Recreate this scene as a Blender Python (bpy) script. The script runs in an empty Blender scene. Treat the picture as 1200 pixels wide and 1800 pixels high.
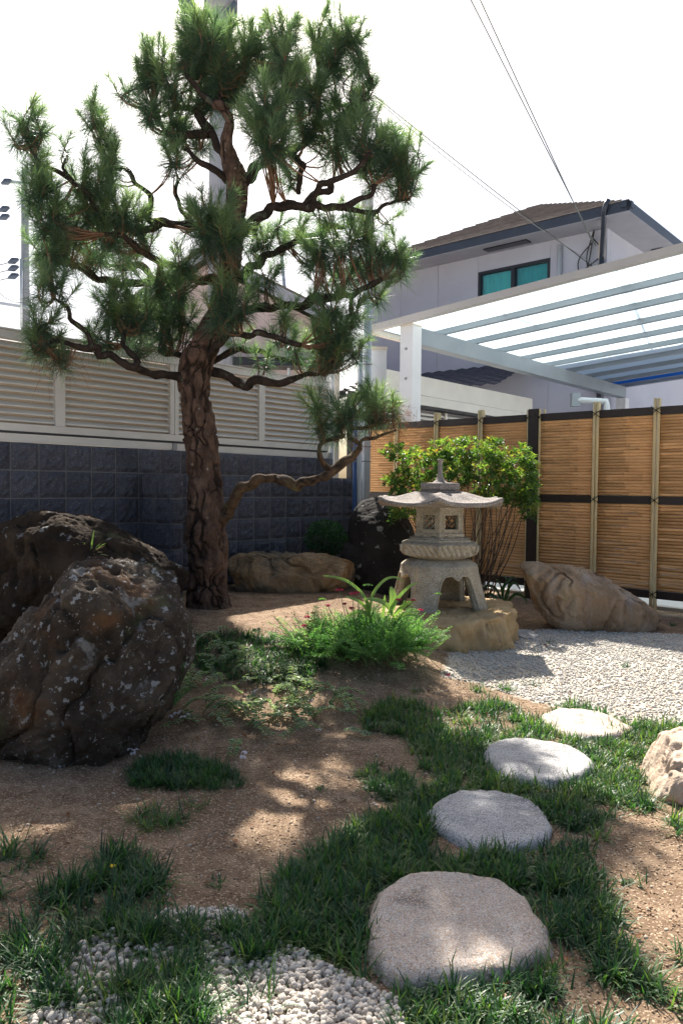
import bpy, bmesh, math, random
import numpy as np
from math import radians as R, sin, cos, pi

random.seed(7); rng = np.random.default_rng(7)
sc = bpy.context.scene
col = sc.collection

# ------------------------------------------------------------------ camera, sky, sun, exposure
EYE = np.array([0.0, 0.0, 1.10]); F = 1320.0; PITCH, ROLL = R(1.88), R(0.58)
cfw = np.array([0, cos(PITCH), -sin(PITCH)]); _up = np.array([0, sin(PITCH), cos(PITCH)]); _ri = np.array([1.0, 0, 0])
cri = _ri*cos(ROLL) + _up*sin(ROLL); cup = _up*cos(ROLL) - _ri*sin(ROLL)
cd = bpy.data.cameras.new('camera'); cam = bpy.data.objects.new('camera', cd); col.objects.link(cam)
from mathutils import Matrix, Vector
m = Matrix(((cri[0], cup[0], -cfw[0], EYE[0]), (cri[1], cup[1], -cfw[1], EYE[1]), (cri[2], cup[2], -cfw[2], EYE[2]), (0, 0, 0, 1)))
cam.matrix_world = m
cd.sensor_fit = 'VERTICAL'; cd.sensor_height = 36; cd.lens = F/1800*36; cd.clip_end = 1000; cd.clip_start = 0.05
sc.camera = cam

SUN_EL, SUN_AZ = R(49.0), R(-8.5)          # azimuth measured from +Y towards +X
w = bpy.data.worlds.new('World'); sc.world = w; w.use_nodes = True
nt = w.node_tree; nt.nodes.clear()
sky = nt.nodes.new('ShaderNodeTexSky'); sky.sky_type = 'NISHITA'; sky.sun_disc = False
sky.sun_elevation = SUN_EL; sky.sun_rotation = SUN_AZ; sky.dust_density = 4.0; sky.air_density = 1.0; sky.ozone_density = 1.0
bg = nt.nodes.new('ShaderNodeBackground'); bg.inputs[1].default_value = 0.068
wo = nt.nodes.new('ShaderNodeOutputWorld'); nt.links.new(sky.outputs[0], bg.inputs[0]); nt.links.new(bg.outputs[0], wo.inputs[0])
sl = bpy.data.lights.new('sun', 'SUN'); sl.energy = 4.8; sl.angle = R(0.5); sl.color = (1, 0.94, 0.86)
so = bpy.data.objects.new('sun', sl); col.objects.link(so)
sdir = Vector((sin(SUN_AZ)*cos(SUN_EL), cos(SUN_AZ)*cos(SUN_EL), sin(SUN_EL)))
so.rotation_euler = sdir.to_track_quat('Z', 'Y').to_euler(); so.location = (-3, 12, 9)
sc.view_settings.view_transform = 'Standard'; sc.view_settings.look = 'None'; sc.view_settings.gamma = 1
sc.view_settings.use_curve_mapping = False; sc.view_settings.exposure = 1.4
sc.cycles.use_denoising = True; sc.cycles.max_bounces = 8; sc.cycles.transparent_max_bounces = 12

# ------------------------------------------------------------------ projection helpers (photo pixel -> place)
def ray(px, py):
    d = cfw + cri*((px-600)/F) + cup*((900-py)/F); return d
def at(px, py, Y):
    d = ray(px, py); return EYE + d*((Y-EYE[1])/d[1])
def onz(px, py, z=0.0):
    d = ray(px, py); return EYE + d*((z-EYE[2])/d[2])
def onpl(px, py, p0, n):
    d = ray(px, py); n = np.array(n, float); return EYE + d*(np.dot(np.array(p0)-EYE, n)/np.dot(d, n))
def proj(P):
    v = np.atleast_2d(P)-EYE; dz = v@cfw
    return np.stack([600+F*(v@cri)/dz, 900-F*(v@cup)/dz], 1)
def sm(a, b, x):
    t = np.clip((x-a)/(b-a), 0, 1); return t*t*(3-2*t)
def inpoly(pts, poly):
    x, y = pts[:, 0], pts[:, 1]; r = np.zeros(len(pts), bool); n = len(poly)
    for i in range(n):
        x1, y1 = poly[i]; x2, y2 = poly[(i+1) % n]
        c = ((y1 > y) != (y2 > y)) & (x < (x2-x1)*(y-y1)/((y2-y1) or 1e-9)+x1); r ^= c
    return r

# ------------------------------------------------------------------ numpy noise
_perm = np.random.default_rng(3).permutation(256).astype(np.int64)
_pv = np.random.default_rng(4).random(256)*2-1
def _h(i, j, k): return _perm[(_perm[(_perm[i & 255]+j) & 255]+k) & 255]
def vnoise(p):
    i = np.floor(p).astype(np.int64); f = p-i; u = f*f*(3-2*f); r = 0
    for a in (0, 1):
        for b in (0, 1):
            for c in (0, 1):
                wgt = (u[:, 0] if a else 1-u[:, 0])*(u[:, 1] if b else 1-u[:, 1])*(u[:, 2] if c else 1-u[:, 2])
                r = r+wgt*_pv[_h(i[:, 0]+a, i[:, 1]+b, i[:, 2]+c)]
    return r
def fbm(p, o=5, gain=.5, ridge=False):
    r = 0; a = 1; s = 0
    for k in range(o):
        n = vnoise(p*2.03**k+k*17.3)
        if ridge: n = 1-2*np.abs(n)
        r = r+a*n; s += a; a *= gain
    return r/s
def voro(p):                                # F1, F2-F1, id
    i = np.floor(p).astype(np.int64); f1 = np.full(len(p), 9.); f2 = f1.copy(); idd = np.zeros(len(p), np.int64)
    for a in (-1, 0, 1):
        for b in (-1, 0, 1):
            for c in (-1, 0, 1):
                q = i+np.array([a, b, c]); h = _h(q[:, 0], q[:, 1], q[:, 2])
                o = q+np.stack([_pv[h], _pv[(h*7+3) & 255], _pv[(h*13+5) & 255]], 1)*.4+.5
                d = np.linalg.norm(p-o, axis=1); n1 = d < f1
                f2 = np.where(n1, f1, np.minimum(f2, d)); idd = np.where(n1, h, idd); f1 = np.where(n1, d, f1)
    return f1, f2-f1, idd

def hgt(x, y):
    x = np.asarray(x, float); y = np.asarray(y, float)
    base = .235*sm(3.0, 4.9, y)*(1-sm(-.25, 1.2, x-.12*(y-5)))
    p = np.stack([x*2.2, y*2.2, x*0], -1).reshape(-1, 3)
    n = fbm(p, 4).reshape(x.shape)*.016
    p2 = np.stack([x*22, y*22, x*0+3], -1).reshape(-1, 3)
    n2 = fbm(p2, 3).reshape(x.shape)*.004
    return base+n+n2
def grd(px, py):
    z = 0.0
    for _ in range(12):
        p = onz(px, py, z); z = float(hgt(p[0], p[1]))
    return onz(px, py, z)

# ------------------------------------------------------------------ object helpers
LOC = {}
def tag(o, label=None, cat=None, group=None, kind=None):
    if label: o['label'] = label
    if cat: o['category'] = cat
    if group: o['group'] = group
    if kind: o['kind'] = kind
    return o
def thing(name, label, cat, loc=(0, 0, 0), group=None):
    o = bpy.data.objects.new(name, None); col.objects.link(o); o.location = [float(v) for v in loc]
    o.empty_display_size = .1; LOC[o.name] = np.array(loc, float)
    return tag(o, label, cat, group)
def rootloc(o):
    while o is not None and o.name not in LOC: o = o.parent
    return LOC[o.name] if o is not None else np.zeros(3)
def link(me, name, m=None, parent=None):
    o = bpy.data.objects.new(name, me); col.objects.link(o)
    if m is not None and len(me.materials) == 0: me.materials.append(m)
    if parent is not None: o.parent = parent
    return o
def mesh(name, V, Fc, m=None, parent=None, smooth=False, attrs=None, mats=None, midx=None):
    """Fc: list of lists or int array (n,k) or list of such arrays"""
    V = np.asarray(V, float).reshape(-1, 3)
    if parent is not None: V = V-rootloc(parent)
    me = bpy.data.meshes.new(name)
    if isinstance(Fc, np.ndarray): Fc = [Fc]
    if len(Fc) and isinstance(Fc[0], np.ndarray):
        ls = np.concatenate([f.ravel() for f in Fc]); tot = np.concatenate([np.full(len(f), f.shape[1]) for f in Fc])
    else:
        ls = np.array([i for f in Fc for i in f]); tot = np.array([len(f) for f in Fc])
    st = np.concatenate([[0], np.cumsum(tot)[:-1]])
    me.vertices.add(len(V)); me.vertices.foreach_set('co', V.ravel())
    me.loops.add(len(ls)); me.loops.foreach_set('vertex_index', ls.astype(np.int32))
    me.polygons.add(len(tot)); me.polygons.foreach_set('loop_start', st.astype(np.int32)); me.polygons.foreach_set('loop_total', tot.astype(np.int32))
    me.polygons.foreach_set('use_smooth', np.full(len(tot), bool(smooth)))
    if mats:
        for mm in mats: me.materials.append(mm)
        if midx is not None: me.polygons.foreach_set('material_index', np.asarray(midx, np.int32))
    for k, v in (attrs or {}).items():
        a = me.attributes.new(k, 'FLOAT', 'POINT'); a.data.foreach_set('value', np.asarray(v, np.float32))
    me.update(); me.validate()
    return link(me, name, m, parent)

class MB:
    def __init__(s): s.v = []; s.f = []
    def add(s, V, Fc):
        b = len(s.v); s.v += [tuple(map(float, p)) for p in V]; s.f += [[i+b for i in f] for f in Fc]; return s
    def box(s, p, U, V, W):
        p, U, V, W = [np.array(a, float) for a in (p, U, V, W)]
        c = [p, p+U, p+U+V, p+V, p+W, p+U+W, p+U+V+W, p+V+W]
        fl = [[0, 3, 2, 1], [4, 5, 6, 7], [0, 1, 5, 4], [1, 2, 6, 5], [2, 3, 7, 6], [3, 0, 4, 7]]
        if np.dot(np.cross(U, V), W) < 0: fl = [f[::-1] for f in fl]
        return s.add(c, fl)
    def cbox(s, c, U, V, W):                 # centre, full vectors
        c, U, V, W = [np.array(a, float) for a in (c, U, V, W)]
        return s.box(c-U/2-V/2-W/2, U, V, W)
    def tube(s, P, r, n=8, cap=True):
        P = np.array(P, float); r = np.ones(len(P))*r; V = []; T = np.gradient(P, axis=0); T /= np.linalg.norm(T, axis=1)[:, None]+1e-12
        a = np.array([0, 0, 1.]) if abs(T[0][2]) < .9 else np.array([1., 0, 0]); u = np.cross(T[0], a); u /= np.linalg.norm(u)
        for i in range(len(P)):
            u = u-T[i]*np.dot(u, T[i]); u /= np.linalg.norm(u); v = np.cross(T[i], u)
            for k in range(n):
                t = 2*pi*k/n; V.append(P[i]+r[i]*(u*cos(t)+v*sin(t)))
        fl = [[i*n+k, i*n+(k+1) % n, (i+1)*n+(k+1) % n, (i+1)*n+k] for i in range(len(P)-1) for k in range(n)]
        if cap: fl += [list(range(n))[::-1], [(len(P)-1)*n+k for k in range(n)]]
        return s.add(V, fl)
    def build(s, name, m, parent=None, smooth=False): return mesh(name, s.v, s.f, m, parent, smooth)

# ------------------------------------------------------------------ materials
def _ramp(nt, pts):
    r = nt.nodes.new('ShaderNodeValToRGB'); e = r.color_ramp.elements
    while len(e) < len(pts): e.new(.5)
    for el, (p, c) in zip(e, pts): el.position = p; el.color = (*c, 1)
    return r
def pbr(name, cols, scale=6, detail=6, rough=.8, bump=.0, bscale=None, dist=.01, spec=.3, metal=0, patch=None, rnd=0, spk=None, attr=None, streak=None, vor=None, dsp=.6, sss=None):
    """cols: ramp over noise. patch:(scale, lo, hi, colour[,detail]) mixes a stain of its own; rnd: per-object brightness spread;
    spk:(scale, colour, amount) speckle; attr:(name, colour) mixes by a mesh attribute"""
    mt = bpy.data.materials.new(name); mt.use_nodes = True; nt = mt.node_tree; N = nt.nodes; Lk = nt.links
    b = N['Principled BSDF']; b.inputs['Roughness'].default_value = rough; b.inputs['Specular IOR Level'].default_value = spec; b.inputs['Metallic'].default_value = metal
    tc = N.new('ShaderNodeTexCoord'); mp = N.new('ShaderNodeMapping'); Lk.new(tc.outputs['Object'], mp.inputs[0])
    if streak: mp.inputs['Scale'].default_value = streak
    vec = mp.outputs[0]
    if rnd or True:
        oi = N.new('ShaderNodeObjectInfo'); ad = N.new('ShaderNodeVectorMath'); ad.operation = 'ADD'; sc_ = N.new('ShaderNodeMath'); sc_.operation = 'MULTIPLY'; sc_.inputs[1].default_value = 13.0
        Lk.new(oi.outputs['Random'], sc_.inputs[0]); Lk.new(vec, ad.inputs[0]); Lk.new(sc_.outputs[0], ad.inputs[1]); vec = ad.outputs[0]
    def noise(s, d, dd=None):
        n = N.new('ShaderNodeTexNoise'); n.inputs['Scale'].default_value = s; n.inputs['Detail'].default_value = d; n.inputs['Roughness'].default_value = dsp; Lk.new(vec, n.inputs['Vector']); return n
    n1 = noise(scale, detail)
    if len(cols) == 1: cols = [(.3, tuple(c*.9 for c in cols[0])), (.7, tuple(c*1.1 for c in cols[0]))]
    elif not isinstance(cols[0][1], tuple): cols = [(.25+.5*i/(len(cols)-1), c) for i, c in enumerate(cols)]
    rp = _ramp(nt, cols); Lk.new(n1.outputs['Fac'], rp.inputs[0]); c = rp.outputs[0]
    def mix(a, fac, bcol):
        mx = N.new('ShaderNodeMix'); mx.data_type = 'RGBA'; Lk.new(fac, mx.inputs[0]); Lk.new(a, mx.inputs[6])
        if isinstance(bcol, tuple): mx.inputs[7].default_value = (*bcol, 1)
        else: Lk.new(bcol, mx.inputs[7])
        return mx.outputs[2]
    for pt in (patch or []):
        s, lo, hi, pc = pt[:4]; n = noise(s, pt[4] if len(pt) > 4 else 5); mr = N.new('ShaderNodeMapRange'); mr.inputs[1].default_value = lo; mr.inputs[2].default_value = hi; mr.inputs[4].default_value = pt[5] if len(pt) > 5 else 1
        Lk.new(n.outputs['Fac'], mr.inputs[0]); c = mix(c, mr.outputs[0], pc)
    if spk:
        for s, pc, am in spk:
            v = N.new('ShaderNodeTexVoronoi'); v.inputs['Scale'].default_value = s; Lk.new(vec, v.inputs['Vector'])
            sp = N.new('ShaderNodeSeparateColor'); Lk.new(v.outputs['Color'], sp.inputs[0])
            g = N.new('ShaderNodeMath'); g.operation = 'LESS_THAN'; g.inputs[1].default_value = am; Lk.new(sp.outputs[0], g.inputs[0]); c = mix(c, g.outputs[0], pc)
    if attr:
        for an, pc in attr:
            a = N.new('ShaderNodeAttribute'); a.attribute_name = an; c = mix(c, a.outputs['Fac'], pc)
    if rnd:
        mr = N.new('ShaderNodeMapRange'); mr.inputs[3].default_value = 1-rnd; mr.inputs[4].default_value = 1+rnd; Lk.new(oi.outputs['Random'], mr.inputs[0])
        hs = N.new('ShaderNodeHueSaturation'); Lk.new(mr.outputs[0], hs.inputs['Value']); Lk.new(c, hs.inputs['Color']); c = hs.outputs[0]
    Lk.new(c, b.inputs['Base Color'])
    if bump:
        n2 = noise(bscale or scale*4, 8); bp = N.new('ShaderNodeBump'); bp.inputs['Strength'].default_value = bump; bp.inputs['Distance'].default_value = dist
        Lk.new(n2.outputs['Fac'], bp.inputs['Height']); Lk.new(bp.outputs[0], b.inputs['Normal'])
    mt.diffuse_color = (*cols[0][1], 1)
    return mt
def leafmat(name, cols, trans=.35, rough=.45, spec=.4, tcol=None, edge=None):
    mt = bpy.data.materials.new(name); mt.use_nodes = True; nt = mt.node_tree; N = nt.nodes; Lk = nt.links
    b = N['Principled BSDF']; b.inputs['Roughness'].default_value = rough; b.inputs['Specular IOR Level'].default_value = spec
    a = N.new('ShaderNodeAttribute'); a.attribute_name = 'v'
    rp = _ramp(nt, [(i/(len(cols)-1), c) for i, c in enumerate(cols)]); Lk.new(a.outputs['Fac'], rp.inputs[0]); c = rp.outputs[0]
    if edge:
        a2 = N.new('ShaderNodeAttribute'); a2.attribute_name = 'e'; mx = N.new('ShaderNodeMix'); mx.data_type = 'RGBA'; mr = N.new('ShaderNodeMapRange'); mr.inputs[1].default_value = .55; mr.inputs[2].default_value = .8
        Lk.new(a2.outputs['Fac'], mr.inputs[0]); Lk.new(mr.outputs[0], mx.inputs[0]); Lk.new(c, mx.inputs[6]); mx.inputs[7].default_value = (*edge, 1); c = mx.outputs[2]
    Lk.new(c, b.inputs['Base Color'])
    tr = N.new('ShaderNodeBsdfTranslucent'); g = N.new('ShaderNodeMix'); g.data_type = 'RGBA'; g.blend_type = 'MULTIPLY'; g.inputs[0].default_value = 1; Lk.new(c, g.inputs[6]); g.inputs[7].default_value = (*(tcol or (1.9, 2.3, .9)), 1)
    Lk.new(g.outputs[2], tr.inputs[0])
    ms = N.new('ShaderNodeMixShader'); ms.inputs[0].default_value = trans; Lk.new(b.outputs[0], ms.inputs[1]); Lk.new(tr.outputs[0], ms.inputs[2]); Lk.new(ms.outputs[0], N['Material Output'].inputs[0])
    return mt
M = {}
M['ground'] = pbr('garden_soil', [(.3, (.13, .085, .055)), (.5, (.21, .145, .095)), (.72, (.30, .22, .15))], 9, 10, .95, .9, 160, .006, .1,
                  patch=[(2.2, .52, .68, (.15, .10, .065))], attr=[('gravel', (.50, .46, .39))], spk=[(210, (.42, .32, .22), .12), (170, (.13, .085, .05), .06)])
M['street'] = pbr('concrete_paving', [(.50, .49, .47), (.60, .58, .55)], 1.5, 6, .85, .2, 40)
M['gravelw'] = pbr('white_gravel', [(.3, (.52, .46, .385)), (.7, (.70, .655, .585))], 60, 4, .85, .5, 260, .003, .3, spk=[(500, (.25, .22, .2), .08)], attr=[('v', (.24, .19, .14))])
M['block'] = pbr('split_face_block', [(.058, .060, .076), (.100, .102, .124)], 30, 8, .95, .9, 70, .012, .15, rnd=.14, spk=[(260, (.20, .19, .19), .05)], patch=[(5, .58, .75, (.12, .11, .11))])
M['mortar'] = pbr('grey_mortar', [(.13, .13, .135), (.17, .17, .17)], 30, 5, .95, .4, 100, .004)
M['alu'] = pbr('champagne_aluminium', [(.54, .51, .47), (.64, .61, .56)], 3, 8, .42, 0, spec=.5, metal=.1)
M['alubounce'] = pbr('tan_bounce_aluminium', [(.52, .41, .30), (.56, .45, .33)], 2, 3, .5, 0, spec=.4)  # tan is the light bounced between the slats, put into the colour
M['alud'] = pbr('grey_seam_aluminium', [(.25, .25, .26), (.3, .3, .3)], 2, 3, .5, 0)
M['white'] = pbr('white_painted_metal', [(.62, .63, .65), (.74, .74, .75)], 3, 8, .4, 0, spec=.5, patch=[(4, .58, .75, (.50, .49, .46), 9, .5)])
M['silver'] = pbr('carport_aluminium', [(.20, .235, .265), (.26, .295, .325)], 2, 3, .38, 0, spec=.5, metal=.2)
M['gutterb'] = pbr('bronze_grey_aluminium', [(.46, .43, .40), (.52, .49, .46)], 3, 6, .4, 0, spec=.5)
M['beige'] = pbr('beige_aluminium', [(.62, .54, .44), (.66, .58, .48)], 2, 3, .4, 0, spec=.5)
M['cane'] = pbr('bamboo_cane', [(.3, (.60, .315, .125)), (.7, (.75, .425, .185))], 8, 3, .5, 0, 60, .002, .4, rnd=.07, streak=(.5, .5, .5))
M['upright'] = pbr('pale_bamboo', [(.3, (.56, .43, .21)), (.7, (.66, .51, .27))], 10, 4, .45, .1, 60, .002, .4, rnd=.08)
M['node'] = pbr('bamboo_node', [(.22, .15, .08), (.3, .2, .1)], 10, 4, .6)
M['rail'] = pbr('dark_brown_rail', [(.022, .014, .011), (.035, .023, .018)], 20, 4, .45, .1, 80, .002, .5)
M['cord'] = pbr('black_cord', [(.008, .008, .008), (.014, .014, .014)], 50, 3, .8)
M['stone'] = pbr('lantern_granite', [(.3, (.31, .265, .19)), (.55, (.42, .365, .27)), (.75, (.50, .44, .34))], 11, 8, .93, .5, 120, .004, .15,
                 spk=[(330, (.16, .14, .12), .14), (300, (.58, .55, .50), .12)], patch=[(5, .52, .66, (.24, .22, .15), 6, .8), (9, .60, .7, (.20, .185, .13), 6, .7)])
M['roofst'] = pbr('lantern_roof_granite', [(.3, (.185, .165, .145)), (.7, (.31, .28, .245))], 9, 8, .93, .6, 110, .005, .15,
                  spk=[(330, (.14, .12, .12), .18), (300, (.55, .50, .48), .10)], patch=[(6, .55, .7, (.17, .14, .125), 6, .8)])
M['step'] = pbr('pale_granite', [(.3, (.37, .325, .285)), (.7, (.52, .47, .42))], 7, 8, .9, .6, 90, .006, .15,
                spk=[(420, (.24, .19, .16), .2), (360, (.60, .54, .47), .14), (450, (.46, .31, .2), .14)], patch=[(6, .57, .64, (.14, .125, .11), 8, .75), (2.2, .50, .62, (.34, .27, .21), 7, .6)])
M['step2'] = pbr('grey_granite', [(.3, (.33, .322, .31)), (.7, (.48, .47, .455))], 7, 8, .9, .6, 90, .006, .15,
                 spk=[(420, (.16, .155, .15), .25), (360, (.52, .51, .50), .14)], patch=[(5, .52, .66, (.22, .215, .21), 8, .8)])
M['rockdark'] = pbr('lichened_dark_rock', [(.3, (.026, .020, .015)), (.5, (.062, .048, .036)), (.72, (.135, .108, .08))], 5, 10, .93, .9, 40, .02, .12,
                    patch=[(2.3, .56, .66, (.15, .075, .035), 6, .65), (3.1, .60, .68, (.085, .09, .04), 6, .7), (7, .60, .66, (.24, .235, .22), 12, .75), (26, .60, .64, (.34, .34, .33), 8, .8), (70, .66, .68, (.34, .34, .32), 4, .8)])
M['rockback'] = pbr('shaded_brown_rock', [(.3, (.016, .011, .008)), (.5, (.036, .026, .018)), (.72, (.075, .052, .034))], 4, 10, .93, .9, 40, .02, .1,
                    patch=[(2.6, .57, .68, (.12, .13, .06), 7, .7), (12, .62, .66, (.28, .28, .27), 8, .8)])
M['rocktan'] = pbr('tan_flat_rock', [(.3, (.12, .085, .05)), (.5, (.25, .165, .09)), (.7, (.36, .26, .16))], 3.2, 9, .92, .8, 30, .02, .15,
                   patch=[(2.4, .5, .62, (.11, .10, .08), 8, .8), (6, .6, .66, (.38, .20, .08), 6, .6)])
M['rockup'] = pbr('black_upright_rock', [(.3, (.016, .014, .013)), (.7, (.045, .040, .036))], 4, 10, .9, .9, 30, .02, .15, patch=[(14, .62, .67, (.30, .30, .29), 9, .8)])
M['rockfish'] = pbr('brown_streaked_rock', [(.25, (.15, .095, .055)), (.5, (.31, .215, .135)), (.75, (.45, .35, .25))], 3, 9, .85, .7, 26, .02, .25, streak=(1.6, 1.6, .6),
                    patch=[(2.2, .54, .64, (.34, .31, .30), 6, .5), (3.4, .58, .66, (.10, .055, .035), 6, .8), (3.0, .62, .7, (.16, .15, .06), 6, .6)])
M['rockbase'] = pbr('ochre_base_rock', [(.3, (.28, .19, .09)), (.5, (.42, .30, .16)), (.7, (.50, .40, .26))], 4, 9, .9, .8, 40, .012, .15,
                    patch=[(4, .57, .66, (.28, .13, .05), 6, .7), (3, .58, .7, (.16, .15, .06), 6, .7)])
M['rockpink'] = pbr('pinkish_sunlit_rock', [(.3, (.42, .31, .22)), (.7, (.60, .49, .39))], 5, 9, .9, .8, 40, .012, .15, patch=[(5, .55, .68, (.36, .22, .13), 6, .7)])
M['bark'] = pbr('pine_bark', [(.28, (.050, .032, .025)), (.5, (.115, .070, .050)), (.74, (.21, .135, .098))], 11, 8, .92, .9, 60, .012, .15,
                attr=[('crack', (.020, .013, .010))], patch=[(30, .66, .70, (.38, .38, .36), 6, .8)], streak=(1, 1, .6))
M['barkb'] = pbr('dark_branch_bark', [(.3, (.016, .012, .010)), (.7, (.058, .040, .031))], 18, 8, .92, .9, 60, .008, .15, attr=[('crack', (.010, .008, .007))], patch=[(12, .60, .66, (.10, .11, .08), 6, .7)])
M['barkk'] = pbr('long_branch_bark', [(.3, (.05, .032, .020)), (.7, (.15, .095, .058))], 18, 8, .92, .9, 60, .008, .15, attr=[('crack', (.016, .012, .010))], patch=[(9, .56, .66, (.11, .10, .045), 6, .7)])
M['twig'] = pbr('pine_twig', [(.13, .07, .04), (.22, .12, .07)], 30, 4, .9)
M['needle'] = leafmat('pine_needles', [(.046, .080, .060), (.080, .130, .082), (.13, .19, .10), (.22, .26, .10)], .52, .38, .5, (1.6, 1.85, 1.1))  # needle brightness and translucency raised to stand in for glare over the crown
M['needled'] = leafmat('brown_pine_needles', [(.12, .05, .025), (.26, .13, .06)], .2, .6, .2, (1.4, 1.1, .8))
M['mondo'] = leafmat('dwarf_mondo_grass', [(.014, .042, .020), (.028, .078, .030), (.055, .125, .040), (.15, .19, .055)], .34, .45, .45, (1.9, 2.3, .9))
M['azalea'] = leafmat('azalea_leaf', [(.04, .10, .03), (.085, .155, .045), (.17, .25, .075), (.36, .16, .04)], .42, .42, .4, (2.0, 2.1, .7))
M['bush'] = leafmat('dark_bush_leaf', [(.02, .06, .025), (.05, .12, .05)], .3, .45, .4)
M['yarrow'] = leafmat('feathery_leaf', [(.06, .15, .05), (.11, .23, .08), (.20, .32, .13)], .42, .5, .3, (1.8, 2.2, .9))
M['varieg'] = leafmat('variegated_leaf', [(.05, .12, .055), (.10, .19, .08)], .35, .45, .35, (1.6, 1.8, 1.0), edge=(.36, .40, .25))
M['strap'] = leafmat('strap_leaf', [(.07, .16, .04), (.20, .30, .10)], .38, .35, .5, (1.6, 1.8, .8))
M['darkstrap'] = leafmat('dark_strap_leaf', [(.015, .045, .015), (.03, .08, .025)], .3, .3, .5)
M['fern'] = leafmat('fern_leaf', [(.04, .11, .035), (.08, .18, .06)], .4, .45, .4)
M['dry'] = leafmat('dry_blade', [(.30, .20, .08), (.45, .38, .20)], .3, .6, .3, (1.4, 1.3, .8))
M['flower'] = leafmat('pink_flower', [(.30, .025, .07), (.55, .08, .17)], .35, .6, .3, (1.4, 1, 1))
M['wflower'] = leafmat('white_flower', [(.70, .68, .70), (.8, .78, .8)], .4, .6, .3, (1.1, 1, 1.1))
M['yflower'] = leafmat('yellow_flower', [(.75, .55, .03), (.8, .6, .05)], .3, .6, .3, (1.1, 1, .8))
M['stem'] = pbr('woody_stem', [(.06, .045, .035), (.12, .085, .06)], 30, 4, .9)
M['gstem'] = pbr('green_stem', [(.10, .17, .06), (.14, .2, .08)], 30, 4, .8)
M['render'] = pbr('lilac_rendered_wall', [(.44, .45, .51), (.53, .54, .61)], .8, 9, .93, .5, 60, .01, .1, patch=[(1.5, .6, .8, (.42, .42, .46), 9, .5)])
M['pinkw'] = pbr('pink_rendered_wall', [(.58, .46, .44), (.62, .50, .48)], 2, 5, .93, .2, 60, .01, .1)
M['roof'] = pbr('brown_roof_slates', [(.3, (.15, .12, .10)), (.7, (.24, .20, .175))], 6, 6, .85, .3, 40, .01, rnd=.12)
M['navy'] = pbr('navy_fascia', [(.030, .038, .055), (.045, .055, .075)], 3, 3, .4, spec=.5)
M['soffit'] = pbr('grey_soffit', [(.34, .34, .38), (.40, .40, .43)], 3, 4, .9)
M['dark'] = pbr('black_frame', [(.012, .013, .018), (.02, .02, .026)], 3, 3, .4, spec=.5)
M['tile'] = pbr('dark_blue_tile', [(.028, .030, .042), (.05, .052, .07)], 8, 5, .45, .2, 30, .01, spec=.5)
M['curtain'] = pbr('turquoise_curtain', [(.10, .62, .62), (.14, .72, .70)], 3, 3, .9)
M['curtaind'] = pbr('teal_curtain', [(.05, .42, .44), (.07, .50, .52)], 3, 3, .9)
M['pole'] = pbr('weathered_concrete_pole', [(.26, .26, .285), (.34, .34, .365)], 4, 6, .9, .2, 30)
M['steel'] = pbr('galvanised_steel', [(.42, .46, .50), (.52, .56, .60)], 5, 5, .45, 0, metal=.3, spec=.5)
M['blue'] = pbr('blue_pipe', [(.07, .13, .30), (.10, .18, .38)], 5, 4, .5)
M['insul'] = pbr('insulator_cover', [(.05, .07, .10), (.08, .10, .14)], 5, 4, .5)
M['pvc'] = pbr('grey_downpipe', [(.50, .53, .56), (.56, .59, .62)], 5, 4, .45, spec=.5)
M['wire'] = pbr('black_cable', [(.03, .035, .03), (.05, .055, .05)], 5, 2, .6)
M['wireg'] = pbr('grey_cable', [(.18, .20, .19), (.24, .26, .25)], 5, 2, .6)
M['kerb'] = pbr('kerb_concrete', [(.36, .34, .31), (.45, .43, .4)], 5, 5, .9, .3, 60)
def glass():
    mt = bpy.data.materials.new('window_glass'); mt.use_nodes = True; N = mt.node_tree.nodes; L = mt.node_tree.links
    g = N.new('ShaderNodeBsdfGlossy'); g.inputs['Roughness'].default_value = .02; t = N.new('ShaderNodeBsdfTransparent'); t.inputs[0].default_value = (.85, .95, .95, 1)
    fr = N.new('ShaderNodeFresnel'); fr.inputs[0].default_value = 1.5; ms = N.new('ShaderNodeMixShader'); L.new(fr.outputs[0], ms.inputs[0]); L.new(t.outputs[0], ms.inputs[1]); L.new(g.outputs[0], ms.inputs[2]); L.new(ms.outputs[0], N['Material Output'].inputs[0]); return mt
M['glass'] = glass()
def poly(name, c, tr):
    mt = bpy.data.materials.new(name); mt.use_nodes = True; N = mt.node_tree.nodes; L = mt.node_tree.links
    a = N.new('ShaderNodeBsdfTranslucent'); a.inputs[0].default_value = (*c, 1); t = N.new('ShaderNodeBsdfTransparent'); t.inputs[0].default_value = (*tr, 1)
    g = N.new('ShaderNodeBsdfGlossy'); g.inputs['Roughness'].default_value = .15
    ms = N.new('ShaderNodeMixShader'); ms.inputs[0].default_value = .12; L.new(a.outputs[0], ms.inputs[1]); L.new(t.outputs[0], ms.inputs[2])
    m2 = N.new('ShaderNodeMixShader'); m2.inputs[0].default_value = .06; L.new(ms.outputs[0], m2.inputs[1]); L.new(g.outputs[0], m2.inputs[2]); L.new(m2.outputs[0], N['Material Output'].inputs[0]); return mt
M['polyc'] = poly('clear_polycarbonate', (.66, .73, .76), (.85, .93, .95))
M['polyb'] = poly('blue_polycarbonate', (.10, .34, .66), (.10, .38, .75))

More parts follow.
